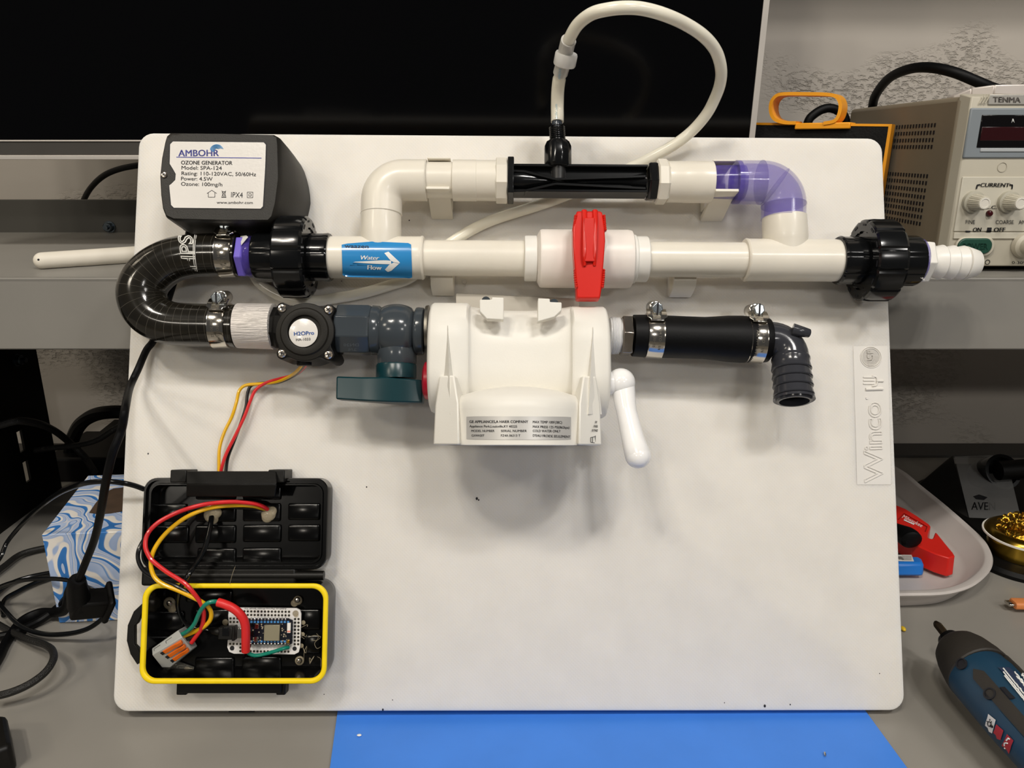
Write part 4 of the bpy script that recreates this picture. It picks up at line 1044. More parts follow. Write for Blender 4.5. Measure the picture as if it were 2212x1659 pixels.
m = M(); a = P(480, 1374, MW+.0044); b_ = P(496, 1355, MW+.0044); m.bb(a, V((b_.x, b_.y, MW+.0050))); part('grip_inset', m, BLK, us, bev=.0003)
m = M(); a = P(507, 1380, MW-.0022); b_ = P(514, 1349, MW-.0022); m.bb(a, V((b_.x, b_.y, MW+.0048))); part('plug_collar', m, CO, us, bev=.0005)
m = M(); m.tube([P(478, 1365, MW+.001), P(466, 1364, MW+.0005), P(455, 1361, .012)], lambda t: .0040-.0018*t, 14); part('strain_relief', m, CO, us)
cb_ = [(455, 1361, .012), (430, 1357, .012), (407, 1350, .014), (392, 1334, .018), (384, 1310, .026), (386, 1285, .034), (394, 1262, .041), (408, 1240, .042), (425, 1215, .034), (440, 1190, .026), (449, 1160, .020), (455, 1132, .014), (457, 1116, .010)]
part('plug_cable', M().tube([PB(*p) for p in cb_], .0021, 12, 6, flat=.75), BLK, us)

# ---------------- lever connector
lc_ = thing('lever_connector', 'grey wire connector with three orange levers in the lower left of the case', 'wire connector', PB(372, 1400, .02))
LGm = mat('light_grey_nylon', 'a5a6a2', .35, sss=.1); ORm = mat('orange_nylon', 'd9661a', .32)
zp = lambda x, y: (290+x/6.383, 1240+y/6.383)
T = lambda x, y, w: PB(*zp(x, y), w)
a0, a1, a2, a3 = T(240, 1030, .026), T(608, 772, .026), T(660, 870, .030), T(248, 1115, .030)      # narrow marked face
b2, b3 = T(800, 1040, .021), T(500, 1290, .021)                                                 # lever face lower edge
dz = V((0, 0, -1))
m = M(); vs = [a0, a1, a2, b2, b3, T(250, 1120, .030), a0+dz*.013, a1+dz*.013, b2+dz*.008, b3+dz*.008, T(370, 1290, .016), T(270, 1140, .024)]
m.add([a0, a1, a2, a3, b2, b3, T(385, 1290, .020), V((a0.x, a0.y, .011)), V((a1.x, a1.y, .011)), V((b2.x, b2.y, .011)), V((b3.x, b3.y, .011)), V((T(385, 1290, .02).x, T(385, 1290, .02).y, .011))],
      [(0, 1, 2, 3), (3, 2, 4, 5), (3, 5, 6), (0, 3, 6), (0, 7, 8, 1), (1, 8, 9), (1, 9, 4), (1, 4, 2), (4, 9, 10, 5), (5, 10, 11, 6), (0, 6, 11, 7), (7, 11, 10, 9, 8)])
part('connector_body', m, LGm, lc_, bev=.0006, ang=30)
def bil(s_, t_, h=0):       # on the lever face: s along the connector, t from the narrow face to the far edge
    p = (a3.lerp(a2, s_)).lerp(b3.lerp(b2, s_), t_); n = (a2-a3).cross(b3-a3).normalized(); n = n if n.z > 0 else -n
    return p+n*h
for i in range(3):
    t0, t1 = .10+i*.30, .30+i*.30; s0, s1 = .28, .93
    m = M(); n = 6
    m.loft([[bil(s0+(s1-s0)*k_/n, t0, -.0003), bil(s0+(s1-s0)*k_/n, t0, hh), bil(s0+(s1-s0)*k_/n, t1, hh), bil(s0+(s1-s0)*k_/n, t1, -.0003)] for k_, hh in ((0, .0004), (1, .0008), (2, .0009), (3, .0011), (4, .0016), (5, .0024), (6, .0020))])
    part('lever', m, ORm, lc_, bev=.0003)
    m = M(); m.loft([[bil(s_, t0+.02, -.0001), bil(s_, t0+.02, .0002), bil(s_, t1-.02, .0002), bil(s_, t1-.02, -.0001)] for s_ in (.19, .27)]); part('lever_slot', m, INK, lc_)
m = M()
for s0, s1, t_ in ((.08, .30, .45), (.50, .72, .45)):
    for s_, tt_ in (((s0, .3), (s1, .3)), ((s0, .3), (s0, .6))):
        pa = a0.lerp(a1, s_[0]).lerp(a3.lerp(a2, s_[0]), s_[1]); pb = a0.lerp(a1, tt_[0]).lerp(a3.lerp(a2, tt_[0]), tt_[1]); m.tube([pa, pb], .00025, 4, 1)
part('marking_lines', m, mat('grey_marking', '5d5d58', .5), lc_)  # plain grey lines marked on the narrow connector face

# ---------------- wires
wr = lambda pts, r, nm, mt, lab, grp=None: solo(nm, M().tube([PB(*p) for p in pts], r, 10, 6), mt, lab, 'wire', group=grp)
RW = mat('red_wire', 'd5282c', .3, coat=.2); YW = mat('yellow_wire', 'e5b012', .3, coat=.2); GWr = mat('green_wire', '0f7a66', .3, coat=.2); BW_ = mat('black_wire', '0d0d0f', .28, coat=.2)
Z = lambda L: [(240+x/2.765, 960+y/2.765, w) for x, y, w in L]
r_ = .0016
wr([(664, 784, .046), (654, 797, .035), (636, 810, .02), (605, 818, .012), (575, 827, .009), (552, 843, .008), (540, 868, .008), (528, 900, .008), (508, 942, .008), (489, 980, .008), (479, 1010, .008), (476, 1030, .006)], r_*.8, 'sensor_wire', RW, 'thin red wire from the flow sensor down to the case lid')
wr([(655, 784, .046), (644, 799, .035), (628, 812, .02), (600, 824, .011), (565, 829, .008), (532, 832, .007), (517, 844, .007), (511, 868, .0065), (501, 900, .0065), (484, 935, .0065), (474, 970, .0065), (473, 1010, .0065), (473, 1030, .006)], r_*.8, 'sensor_wire', YW, 'thin yellow wire from the flow sensor down to the case lid')
wr([(660, 784, .046), (650, 798, .034), (632, 813, .018), (600, 826, .009), (565, 828, .0055), (543, 833, .0052), (535, 850, .005), (531, 880, .005), (520, 915, .005), (505, 955, .005), (492, 990, .005), (487, 1030, .005)], r_*.8, 'sensor_wire', BW_, 'thin black wire from the flow sensor down to the case lid')
wr(Z([(935, 388, .009), (900, 368, .014), (850, 353, .018), (770, 345, .021), (700, 344, .024), (620, 350, .026), (550, 360, .029), (470, 380, .031), (400, 405, .034), (330, 438, .036), (280, 468, .038), (235, 510, .040), (210, 555, .041), (205, 610, .042), (220, 655, .042), (250, 697, .042), (330, 760, .043), (400, 803, .044), (450, 838, .044), (495, 890, .042), (530, 940, .038), (550, 990, .034), (552, 1040, .030), (538, 1100, .026), (505, 1150, .023), (480, 1185, .021)]), r_, 'signal_wire', RW, 'red wire looping from the lid into the lever connector')
wr(Z([(930, 388, .008), (890, 378, .012), (850, 368, .015), (780, 363, .018), (700, 366, .020), (630, 373, .023), (560, 388, .025), (500, 410, .028), (440, 440, .030), (380, 483, .032), (330, 528, .034), (285, 582, .036), (250, 645, .038), (238, 705, .039), (245, 760, .040), (270, 805, .041), (320, 840, .042), (400, 872, .042), (470, 905, .041), (540, 940, .037), (580, 970, .033), (598, 1010, .030), (588, 1055, .028), (545, 1095, .026), (490, 1122, .024), (425, 1148, .022)]), r_, 'signal_wire', YW, 'yellow wire looping from the lid into the lever connector')
wr(Z([(925, 392, .008), (850, 382, .010), (760, 376, .012), (640, 366, .012), (560, 370, .015), (480, 385, .02), (400, 405, .022), (300, 455, .022), (235, 515, .022), (190, 580, .024), (163, 640, .026), (165, 700, .030), (200, 758, .034), (270, 800, .038), (340, 826, .040), (400, 853, .0415), (460, 885, .0405), (510, 918, .037), (560, 955, .030), (592, 1005, .027), (585, 1065, .025), (540, 1110, .023), (450, 1165, .021)]), r_, 'signal_wire', BW_, 'thin black wire curling outside the lid on its left and into the lever connector')
wr([(391, 1371, .024), (400, 1367, .026), (412, 1358, .030), (421, 1346, .032), (427, 1332, .034), (434, 1318, .036), (444, 1306, .038), (457, 1300, .038), (470, 1300, .036), (478, 1302, .035)], r_, 'jumper_wire', GWr, 'green wire from the lever connector into the red sleeve')
wr([(533, 1407, .022), (540, 1413, .021), (552, 1416, .020), (567, 1414, .020), (590, 1408, .019), (612, 1401, .018), (624, 1398, .015)], r_*.85, 'jumper_wire', GWr, 'short green wire along the lower edge of the prototype board')
sl_ = thing('heat_shrink_sleeve', 'thick red heat shrink sleeve curving over the prototype board', 'wire sleeve', PB(531, 1350, .03))
S_ = [(471, 1301, .0355), (484, 1305, .036), (500, 1312, .036), (515, 1323, .035), (526, 1338, .033), (530.5, 1355, .031), (531, 1380, .028), (531, 1406, .0235)]
part('sleeve', M().tube([PB(*p) for p in S_], .0032, 14, 6), mat('red_heat_shrink', 'd8292a', .38), sl_)
m = M(); m.tube([PB(530, 1404, .0235), PB(531, 1414, .020), PB(527, 1419, .014)], .0012, 8); m.tube([PB(534, 1400, .023), PB(540, 1398, .021), PB(541, 1392, .019)], .0006, 6)
part('wire_ends', m, BW_, sl_)
# lamp cord entering the lid
# ================================================================ BEHIND: SHELF
STL = mat('grey_painted_steel', '85827c', .38, bump=.03, bscale=300, var=.04, vscale=12)
SHt = .3125+CZ-.4025; SHf = .637
f0 = PY(1106, 600, SHf).z; f1 = PY(1106, 754, SHf+.003).z
sf_ = thing('riser_shelf', 'grey steel riser shelf across the workbench behind the white board', 'shelf', (0, SHf, f0), B=False)
bk = PZ(100, 502, f0).y
part('shelf_top', M().bb((-.72, SHf, f0-.004), (1.1, bk+.002, f0)), STL, sf_, bev=.001)
part('front_lip', M().bb((-.72, SHf, f1), (1.1, SHf+.004, f0)), STL, sf_, bev=.0015)
zt = PY(100, 431, bk).z
part('back_lip', M().bb((-.72, bk, f0-.03), (1.1, bk+.004, zt)), mat('dark_steel', '4a4843', .4), sf_, bev=.001)
# left end frame, perforated
EX = PZ(60, 1105, 0).x; yb0 = PX(72, 900, EX).y if False else 1.0
yb0 = min(PX(100, 900, EX).y, WALLY-.03)
sl1 = PX(40, 953, EX); sl2 = PX(53, 1018, EX)
fr0 = .60
def frame(x):
    f = M(); t_ = .003
    holes = [(sl1.y, sl1.z), (sl2.y, sl2.z)]
    # strips around two slots so the openings are real
    ys = (fr0, sl2.y-.0055, sl1.y+.0055, yb0); 
    z1, z2 = sl2.z, sl1.z; h = .013
    ya, yb_ = min(sl1.y, sl2.y)-.005, max(sl1.y, sl2.y)+.005
    f.bb((x, fr0, 0), (x+t_, ya, f0-.004)); f.bb((x, yb_, 0), (x+t_, yb0, f0-.004))
    f.bb((x, ya, 0), (x+t_, yb_, z1-h)); f.bb((x, ya, z1+h), (x+t_, yb_, z2-h)); f.bb((x, ya, z2+h), (x+t_, yb_, f0-.004)); return f
part('end_frame', frame(EX), BLM, sf_); part('end_frame', M().bb((1.0, .6, 0), (1.003, yb0, f0-.004)), BLM, sf_)
def bolt(px, py, y=None, x=None):
    P = PY(px, py, y) if y else PX(px, py, x); m = M(); d = (0, -1, 0) if y else (1, 0, 0)
    m.lathe(P, d, [(0, .0075), (.0015, .0075), (.0016, .006), (.006, .006), (.007, .005), (.007, .003), (.012, .003), (.012, 0)], 20); return m
part('bolt', bolt(237, 490, y=bk), mat('blued_bolt', '5d656b', .3, 1), sf_); part('bolt', bolt(35, 778, x=EX+.003), mat('blued_bolt', '5d656b'), sf_)
# upper cabinet whose shade falls on the top of the wall
part_ = solo('wall_shelf', M().bb((-.4, .83, .80), (1.6, WALLY-.003, .83)), STL, 'grey wall shelf above the workbench', 'wall shelf', B=False)

# white rod on the shelf
rd = PZ(75, 575, f0+.011); R2 = PZ(330, 549, f0+.011); R2 = V((R2.x, R2.y, rd.z)); 
A = PZ(92, 563, f0+.013); B_ = PZ(310, 549, f0+.013); d = (B_-A).normalized(); rdr = rW(19, A)
A = PZ(92, 563, f0+rdr); B_ = PZ(310, 549, f0+rdr); d = (B_-A).normalized()
pr = [(-rdr*math.cos(t*PI/16), rdr*math.sin(t*PI/16)) for t in range(0, 9)]+[((B_-A).length+.06, rdr*1.12)]
rod = thing('plastic_rod', 'white rounded plastic rod lying on the grey shelf at the left', 'rod', A, B=False)
part('rod_shaft', M().lathe(A, d, pr, 32), mat('matte_white_plastic', 'ddd6c8', .5, bump=.05), rod)
m = M(); P = PZ(83, 561, f0+rdr*1.9); m.sphere(P, .0009, 8, 6); part('pin_mark', m, INK, rod)

# ================================================================ MONITOR
MY = .80; mt = math.radians(5)
P0 = PY(1625, 300, MY); PL = PY(0, 305, MY); zb = (P0.z+PL.z)/2
mon = thing('monitor', 'large black monitor with thin silver edge filling the top left background', 'monitor', (0, MY, zb), B=False)
nrm = V((0, -math.cos(mt), -math.sin(mt))); up = V((0, -math.sin(mt), math.cos(mt)))
def PM(px, py, off=0):
    o_ = MC.translation; d_ = ray(px, py); q0 = V((0, MY, zb))+nrm*off; return o_+d_*((q0-o_).dot(nrm)/d_.dot(nrm))
tr_ = PM(1657, 0); br_ = PM(1625, 297); bl = V((-.95, MY, 0)); 
edge_dir = (tr_-br_).normalized()
def mpt(x_at_bottom, s_, off=0):  # point on the screen plane
    q = V((br_.x, br_.y, br_.z)) ; base = PM(1106, 306); base = V((x_at_bottom, base.y, base.z)); return base+edge_dir*s_+nrm*off
GLS = mat('black_glass', '020203', .12, spec=.35, coat=.0)
xr = br_.x; Hm = .40
sc_ = [mpt(-.585, 0), mpt(xr-.003, 0), mpt(xr-.003, Hm), mpt(-.585, Hm)]
part('screen', M().prism([p for p in sc_], -nrm*.006), GLS, mon)
al = mat('silver_aluminium', 'b9b4ac', .35, .9)
o_ = [mpt(-.59, -.0025), mpt(xr+.0025, -.0025), mpt(xr+.0025, Hm+.004), mpt(-.59, Hm+.004)]
part('back_case', M().prism([p-nrm*.0045 for p in o_], -nrm*.020), mat('silver_paint', '8c8780', .4, .5), mon, bev=.002)
part('side_edge', M().prism([mpt(xr-.0033, -.0005, .0012), mpt(xr+.0022, -.0005, .0012), mpt(xr+.0022, Hm, .0012), mpt(xr-.0033, Hm, .0012)], -nrm*.02), mat('bright_edge', 'cfc9c2', .3, .3), mon)
def hb_(y0, y1, off, nm, mt_):
    a_ = PM(0, y0, off); b_ = PM(0, y1, off); z0 = (a_-V((0, MY, zb))).dot(up); z1 = (b_-V((0, MY, zb))).dot(up)
    q = V((0, MY, zb)); m = M().prism([q+up*z1+nrm*off+V((-.59, 0, 0)), q+up*z1+nrm*off+V((xr-.02, 0, 0)), q+up*z0+nrm*off+V((xr-.02, 0, 0)), q+up*z0+nrm*off+V((-.59, 0, 0))], -nrm*.018); part(nm, m, mt_, mon, bev=.0006)
hb_(304.5, 335, .004, 'lower_bezel', mat('brushed_grey', '5d5a56', .35, .5)); hb_(335.5, 345, .006, 'lower_edge', mat('bright_edge', 'cfc9c2'))
hb_(303, 306, .0052, 'screen_lip', mat('bright_edge', 'cfc9c2'))
part('stand_neck', M().bb((-.08, MY+.024, f0+.01), (.10, MY+.04, zb+.12)), al, mon, bev=.003)
part('stand_foot', M().bb((-.12, MY-.05, f0), (.14, MY+.12, f0+.01)), al, mon, bev=.003)

# ================================================================ ORANGE TOOL PANEL
ORG_ = mat('orange_plastic', 'f0a01e', .45)
xsd0 = PY(2073, 212, .68).x; yR = PX(1927, 268, xsd0).y-.03; oA = PY(1560, 264, .86); oB = PY(1927, 268, yR); oA.z = oB.z = 0
od = (oB-oA).normalized(); onr = V((od.y, -od.x, 0)); onr = onr if onr.y < 0 else -onr
def PO(px, py, off=0):
    o_ = MC.translation; d_ = ray(px, py); return o_+d_*((oA+onr*off-o_).dot(onr)/d_.dot(onr))
fo = thing('foam_panel', 'black foam tool panel with an orange frame and orange handle, beside the monitor', 'tool panel', PO(1780, 500, 0), B=False)
q = [PO(x, y, 0) for x, y in ((1560, 264), (1927, 268), (1878, 600), (1560, 600))]; zmin = f0+.001
q[2] = PO(1878, 590, 0); 
for p in q[2:]: p.z = zmin
qc = sum(q, V())/4
fm = mat('black_foam', '0e0e0e', .95, bump=1.0, bscale=420)
part('foam_sheet', M().prism([qc+(p-qc)*.975+onr*-.0005 for p in q], onr*-.012), fm, fo)
m = M(); n = 4
for i in range(4):
    a, b_ = q[i], q[(i+1) % 4]; a2, b2_ = qc+(a-qc)*.965, qc+(b_-qc)*.965
    m.prism([a, b_, b2_, a2], onr*-.016)
part('orange_frame', m, ORG_, fo)
a = PO(1717, 266, .004); b_ = PO(1835, 278, .004); up_ = V((0, 0, a.z-b_.z)); m = M(); m.prism([a, a+od*((b_-a).dot(od)), a+od*((b_-a).dot(od))-up_, a-up_], onr*-.024); part('handle_clip', m, ORG_, fo, bev=.001)
hp_ = [PO(x, y, -.006) for x, y in ((1726, 266), (1700, 265), (1680, 258), (1672, 242), (1673, 222), (1684, 208), (1702, 204), (1745, 204), (1790, 205), (1812, 210), (1821, 226), (1818, 248), (1808, 262), (1785, 267))]
H_ = spline(hp_, 5); m = M(); rings = []
for i, p in enumerate(H_):
    t_ = (H_[min(i+1, len(H_)-1)]-H_[max(i-1, 0)]).normalized(); n_ = t_.cross(onr).normalized()*.0016; y_ = onr*.011; rings.append([p+n_-y_, p+n_+y_, p-n_+y_, p-n_-y_])
m.loft(rings); part('carry_handle', m, ORG_, fo)

# ================================================================ POWER SUPPLY
FYs = .668; PF = lambda x, y, o=0: PY(x, y, FYs-o)
BEI = mat('beige_plastic', 'b8b2a2', .45, var=.02, bump=.03, bscale=600); CAS = mat('taupe_painted_steel', '7d7362', .5, var=.03)
bot = f0+.004; TL_ = PF(2108, 200); xs = PF(2036, 430).x; xr_ = xs+.17; topz = TL_.z
xe = PY(2073, 212, FYs+.012)
ps = thing('bench_power_supply', 'beige bench power supply with two current knobs, at the right edge', 'power supply', (xs+.08, FYs, f0), B=False)
xsd = xe.x; 
yback = PX(1836, 238, xsd).y; yback = min(max(yback, .85), .99)
part('metal_case', M().bb((xsd, FYs+.010, bot), (xr_, yback, topz-.002)), CAS, ps, bev=.004)
# front bezel
zA = PF(2045, 538).z
FL = PF(2108, 330).x
part('front_bezel', M().loft([[V((xsd+.0005, FYs+.014, z)) for z in (bot, topz)]+[V((xr_, FYs+.014, z)) for z in (topz, bot)],
                             [V((xsd+.0035, FYs+.001, bot+.001)), V((xsd+.0035, FYs+.001, topz-.003)), V((xr_, FYs+.001, topz-.003)), V((xr_, FYs+.001, bot+.001))],
                             [V((xsd+.006, FYs, bot+.003)), V((xsd+.006, FYs, topz-.005)), V((xr_, FYs, topz-.005)), V((xr_, FYs, bot+.003))]]), BEI, ps, bev=.0012)
def plate(name, x0, y0, x1, y1, o0, o1, mt, par=ps, bev=.0005, lab=None):
    a = PF(x0, y0, o1); b_ = PF(x1, y1, o1); return part(name, M().bb((a.x, FYs-o1, a.z), (b_.x, FYs-o0, b_.z)), mt, par, bev=bev, label=lab)
plate('name_plate', 2138, 204, 2260, 226, -.001, .0012, mat('silver_name_plate', 'b9b6af', .3, .4))
bz = plate('display_frame', 2098, 233, 2290, 342, -.001, .0014, mat('blue_grey_plastic', '7d8489', .45), bev=.0015)
dr = plate('display_window', 2122, 248, 2290, 319, .0008, .0020, mat('dark_display', '0b090a', .12), par=bz)
plate('red_window', 2122, 274, 2290, 304, .0015, .0023, mat('dark_red_filter', '2b0d10', .15), par=bz)
plate('window_sill', 2119, 320, 2290, 328, .0008, .0022, mat('pale_grey_plastic', 'a9adaf', .4), par=bz)
cp = plate('control_panel', 2080, 382, 2290, 500, -.001, .0012, mat('pale_beige_panel', 'c2bdae', .4))
plate('power_strip', 2062, 502, 2290, 516, -.001, .0014, mat('pale_beige_panel', 'c2bdae'))
m = M(); 
fl = lambda x, y: PF(x, y, .0026)
text(m, 'TENMA', (2145, 220.5), (2205, 221.5), 11.5, lambda x, y: PF(x, y, .0016), bold=.03); 
part('name_lettering', m, mat('grey_print', '6f6a66', .4), ps)
m = M(); text(m, 'A', (2184.5, 265), (2192, 265), 9, fl, bold=.02); part('display_letter', m, WIN, bz)
m = M(); fl = lambda x, y: PF(x, y, .0018)
text(m, 'CURRENT', (2117, 403.5), (2180, 404), 8.5, fl, bold=.03, shear=.25); text(m, 'FINE', (2086, 483.5), (2106, 484), 8.5, fl); text(m, 'COARSE', (2151, 484), (2190, 484), 8.5, fl); text(m, 'AMPS', (2201, 484), (2226, 484), 8.5, fl)
text(m, 'C.C.', (2128, 451), (2153, 451), 7, fl, bold=.02, shear=.2)
text(m, 'ON', (2101, 500.5), (2119, 500.5), 9, fl, bold=.03, shear=.2); text(m, 'OFF', (2146, 500.5), (2171, 500.5), 9, fl, bold=.03, shear=.2)
text(m, '0-30V, 0-3A', (2186, 570), (2250, 571), 6, fl, bold=.01); text(m, 'L', (2116, 571.5), (2122, 571.5), 7, fl, bold=.03)
part('panel_lettering', m, INK, ps); m = M()
for a_, b_ in (((2109, 408), (2111, 400)), ((2111, 400), (2117, 399)), ((2181, 399), (2187, 400)), ((2187, 400), (2186, 408))): m.tube([PF(*a_, .0016), PF(*b_, .0016)], .0006, 5, 1)
for x in (2087, 2132): m.box(PF(x+4, 500, .0016), (.004, .0006, .0012))
m.box(PF(2137, 496, .0016), (.0035, .0006, .0035))
part('panel_marks', m, INK, ps, kind='stuff')
def knob(px, py):
    P = PF(px, py, .001); m = M(); r0 = .0082
    m.lathe(P, (0, -1, 0), [(0, r0*1.1), (.004, r0*1.08), (.0045, r0*.86)], 40); kb = part('knob', m, mat('grey_skirt', 'a9a596', .4), ps)
    m = M(); m.lathe(P, (0, -1, 0), [(.0045, r0*.84), (.017, r0*.70), (.0182, r0*.62)], 60, rmod=lambda th, i: 1 if (th*24/(2*PI)) % 1 > .4 else .93); part('fluted_grip', m, mat('light_grey_knob', 'bdb8a8', .35), kb)
    m = M(); m.lathe(P, (0, -1, 0), [(.0178, r0*.58), (.0186, r0*.56), (.0187, r0*.42), (.0183, r0*.40), (.0183, 0)], 40); part('knob_cap', m, mat('cream_cap', 'd5d1c6', .35), kb)
knob(2100, 436); knob(2176, 436)
m = M(); P = PF(2136.5, 461, .0012); m.lathe(P, (0, -1, 0), [(0, .0028), (.001, .0028), (.0025, .002), (.003, 0)], 20); part('status_light', m, mat('dark_red_lens', '3d0e14', .15), ps)
m = M(); P = PF(2165, 361, .0002); ring3(m, P, (0, -1, 0), .0036, .0040, .0003); part('round_plug', m, BEI, ps)
def stad(cx, cy, w_, h_, r_, o0, o1):
    a = PF(cx-w_/2, cy+h_/2, o1); b_ = PF(cx+w_/2, cy-h_/2, o1); r_ = (b_.z-a.z)/2*r_
    return [V((x, FYs-o0, z)) for x, z in rr(a.x, a.z, b_.x, b_.z, r_, 8)], o1-o0
pg, d_ = stad(2107, 533, 92, 42, .95, 0, .003); m = M(); m.prism(pg, (0, -d_, 0)); pr_ = part('button_ring', m, BEI, ps, bev=.001)
pg, d_ = stad(2107, 532, 80, 34, .95, .002, .0045); m = M(); m.prism(pg, (0, -d_, 0)); pb_ = part('power_button', m, mat('green_button', '1c4537', .4), ps, bev=.001)
m = M(); text(m, 'POWER', (2080, 539), (2134, 539), 13, lambda x, y: PF(x, y, .0048), outline=.014); part('button_lettering', m, mat('green_letters', '12332a', .4), pb_)
m = M(); ring3(m, PF(2133, 566, .0002), (0, -1, 0), .0017, .0021, .0004); part('printed_ring', m, INK, ps)
m = M(); m.lathe(PF(2212, 530, .001), (0, -1, 0), [(0, .011), (.004, .010), (.006, .0075), (.012, .0065), (.012, .003), (.008, .003)], 28); part('binding_post', m, BEI, ps)
for x0, x1 in ((2116, 2119), (2122, 2125), (2128, 2131)):
    m = M(); m.tube([PF(x0, 224, .0012), PF(x1+4, 212, .0012), PF(x1+6, 204, .0010)], .0005, 5, 3); part('corner_ridge', m, BEI, ps)
# side vents
m = M(); nv = 0
yv0 = PX(2020, 270, xsd).y; yv1 = PX(1960, 273, xsd).y
pitch_y = abs(PX(2013, 271, xsd).y-PX(2020, 270, xsd).y)
zr = [PX(2020, y, xsd).z for y in (270, 286, 302, 317)]; zr2 = [PX(1996, y, xsd).z for y in (380, 395, 411, 426, 441, 455, 470, 485)]
for zi in zr+zr2:
    for k_ in range(22):
        y = yv0+k_*pitch_y
        if y > yback-.02: break
        m.box((xsd-.0002, y, zi), (.0006, abs(pitch_y)*.42, .0032)); nv += 1
part('vent_holes', m, INK, ps, kind='stuff')
# top handle + strap
SLV = mat('polished_steel', 'd8d0ca', .4, .45)
a = PY(2068, 202, FYs+.03); m = M()
P_ = [PY(2060, 207, FYs+.06), PY(2100, 190, FYs+.05), PY(2150, 183, FYs+.04), PY(2260, 181, FYs+.04)]
for p, q_ in zip(P_, P_[1:]): m.prism([p, q_, q_+V((0, 0, -.010)), p+V((0, 0, -.008))], (0, .012, 0))
part('carry_handle', m, SLV, ps, bev=.001)
# cables behind
cabm = BLM
pts = [PY(1876, 300, .93), PY(1884, 235, .92), PY(1893, 203, .90), PY(1922, 168, .86), PY(1965, 149, .82), PY(2010, 146, .79), (PY(2060, 156, .77)), PY(2110, 176, .76), PY(2150, 192, .76), PY(2190, 200, .76)]
solo('supply_cable', M().tube(pts, .0048, 14, 8), RUB, 'thick black cable arching over the beige power supply', 'cable', B=False)
pts = [PY(1735, 330, .90), PY(1744, 268, .90), PY(1760, 246, .90), PY(1785, 234, .90), PY(1808, 238, .90), PY(1826, 258, .90), PY(1840, 330, .90)]
solo('looped_cable', M().tube(pts, .0048, 14, 8), RUB, 'short black cable arch seen through the orange handle', 'cable', B=False)
pts = [PY(176, 450, 1.045), PY(181, 432, 1.03), PY(196, 406, 1.0), PY(222, 381, .97), PY(255, 366, .95), PY(300, 357, .93), PY(360, 352, .92), PY(430, 345, .91)]
solo('monitor_cable', M().tube(pts, .0035, 12, 8), RUB, 'black cable curving across the wall gap under the monitor at the left', 'cable', B=False)

# ================================================================ LEFT BENCH
mb = mat('marbled_card', 'ffffff', .45)
b = mb.node_tree.nodes['Principled BSDF']
for l in list(b.inputs['Base Color'].links): mb.node_tree.links.remove(l)
tc = node(mb, 'ShaderNodeTexCoord'); nz = node(mb, 'ShaderNodeTexNoise', Scale=16.0, Detail=1.0, Roughness=.4); link(mb, tc.outputs['Object'], nz.inputs['Vector'])
vm = node(mb, 'ShaderNodeVectorMath', operation='MULTIPLY_ADD'); link(mb, nz.outputs['Color'], vm.inputs[0]); vm.inputs[1].default_value = (.10, .10, .10); link(mb, tc.outputs['Object'], vm.inputs[2])
nz2 = node(mb, 'ShaderNodeTexWave', Scale=9.0, Distortion=7.0, Detail=1.0); nz2.inputs['Detail Scale'].default_value = 2.2; nz2.bands_direction = 'DIAGONAL'; nz2.wave_profile = 'SAW'; link(mb, vm.outputs[0], nz2.inputs['Vector'])
mu = node(mb, 'ShaderNodeMath', operation='MULTIPLY'); mu.inputs[1].default_value = 2.0; link(mb, nz2.outputs['Fac'], mu.inputs[0])
frc = node(mb, 'ShaderNodeMath', operation='FRACT'); link(mb, mu.outputs[0], frc.inputs[0])
rp = node(mb, 'ShaderNodeValToRGB'); link(mb, frc.outputs[0], rp.inputs[0]); cr_ = rp.color_ramp
cr_.elements[0].position = 0; cr_.elements[0].color = (*lin('2f6fb5'), 1); cr_.elements[1].position = 1; cr_.elements[1].color = (*lin('b9c6de'), 1)
for p, c in ((.18, '3a7ac0'), (.22, 'e9e4dc'), (.38, 'e6e0d8'), (.42, '9fb4d8'), (.62, 'b4c2dd'), (.66, '4f88c6'), (.72, 'ddd9d6'), (.8, 'a9bbdb')):
    e_ = cr_.elements.new(p); e_.color = (*lin(c), 1)
link(mb, rp.outputs[0], b.inputs['Base Color'])
D0 = PZ(128, 1347, 0)
lo, hi = .03, .2
for _ in range(40):
    h = (lo+hi)/2; pr_ = MC.inverted() @ V((D0.x, D0.y, h)); py = CY-FPX*pr_.y/-pr_.z
    if py > 1155: lo = h
    else: hi = h
TH = h; D1 = PZ(262, 1342, 0)
ex = (PZ(300, 1338.5, 0)-D0); ex.z = 0; ex.normalize()
TB = PZ(190, 1027, TH); ey = TB-V((D0.x, D0.y, TH)); dep = ey.length; ey.normalize()
wd = .115
tb_ = thing('tissue_box', 'blue and white marbled tissue box half hidden by the left edge of the board', 'tissue box', D0, B=False)
def tb3(a, b_, z): return V((D0.x, D0.y, 0))+ex*a+ey*b_+V((0, 0, z))
# keep it behind the leaning board: the right end stops short of the board's back
part('carton', M().add([tb3(0, 0, .0005), tb3(wd, 0, .0005), tb3(wd, dep, .0005), tb3(0, dep, .0005), tb3(0, 0, TH), tb3(wd, 0, TH), tb3(wd, dep, TH), tb3(0, dep, TH)], [(3, 2, 1, 0), (4, 5, 6, 7), (0, 1, 5, 4), (1, 2, 6, 5), (2, 3, 7, 6), (3, 0, 4, 7)]), mb, tb_, bev=.0008)
m = M(); q = [PZ(x, y, TH+.0003) for x, y in ((193, 1108), (205, 1090), (224, 1066), (245, 1056), (300, 1050), (330, 1080), (300, 1108), (262, 1105), (240, 1109), (215, 1111))]; m.prism(q, (0, 0, .0005))
part('opening', m, mat('brown_card', '4b3a2c', .8, var=.2, vscale=60), tb_)

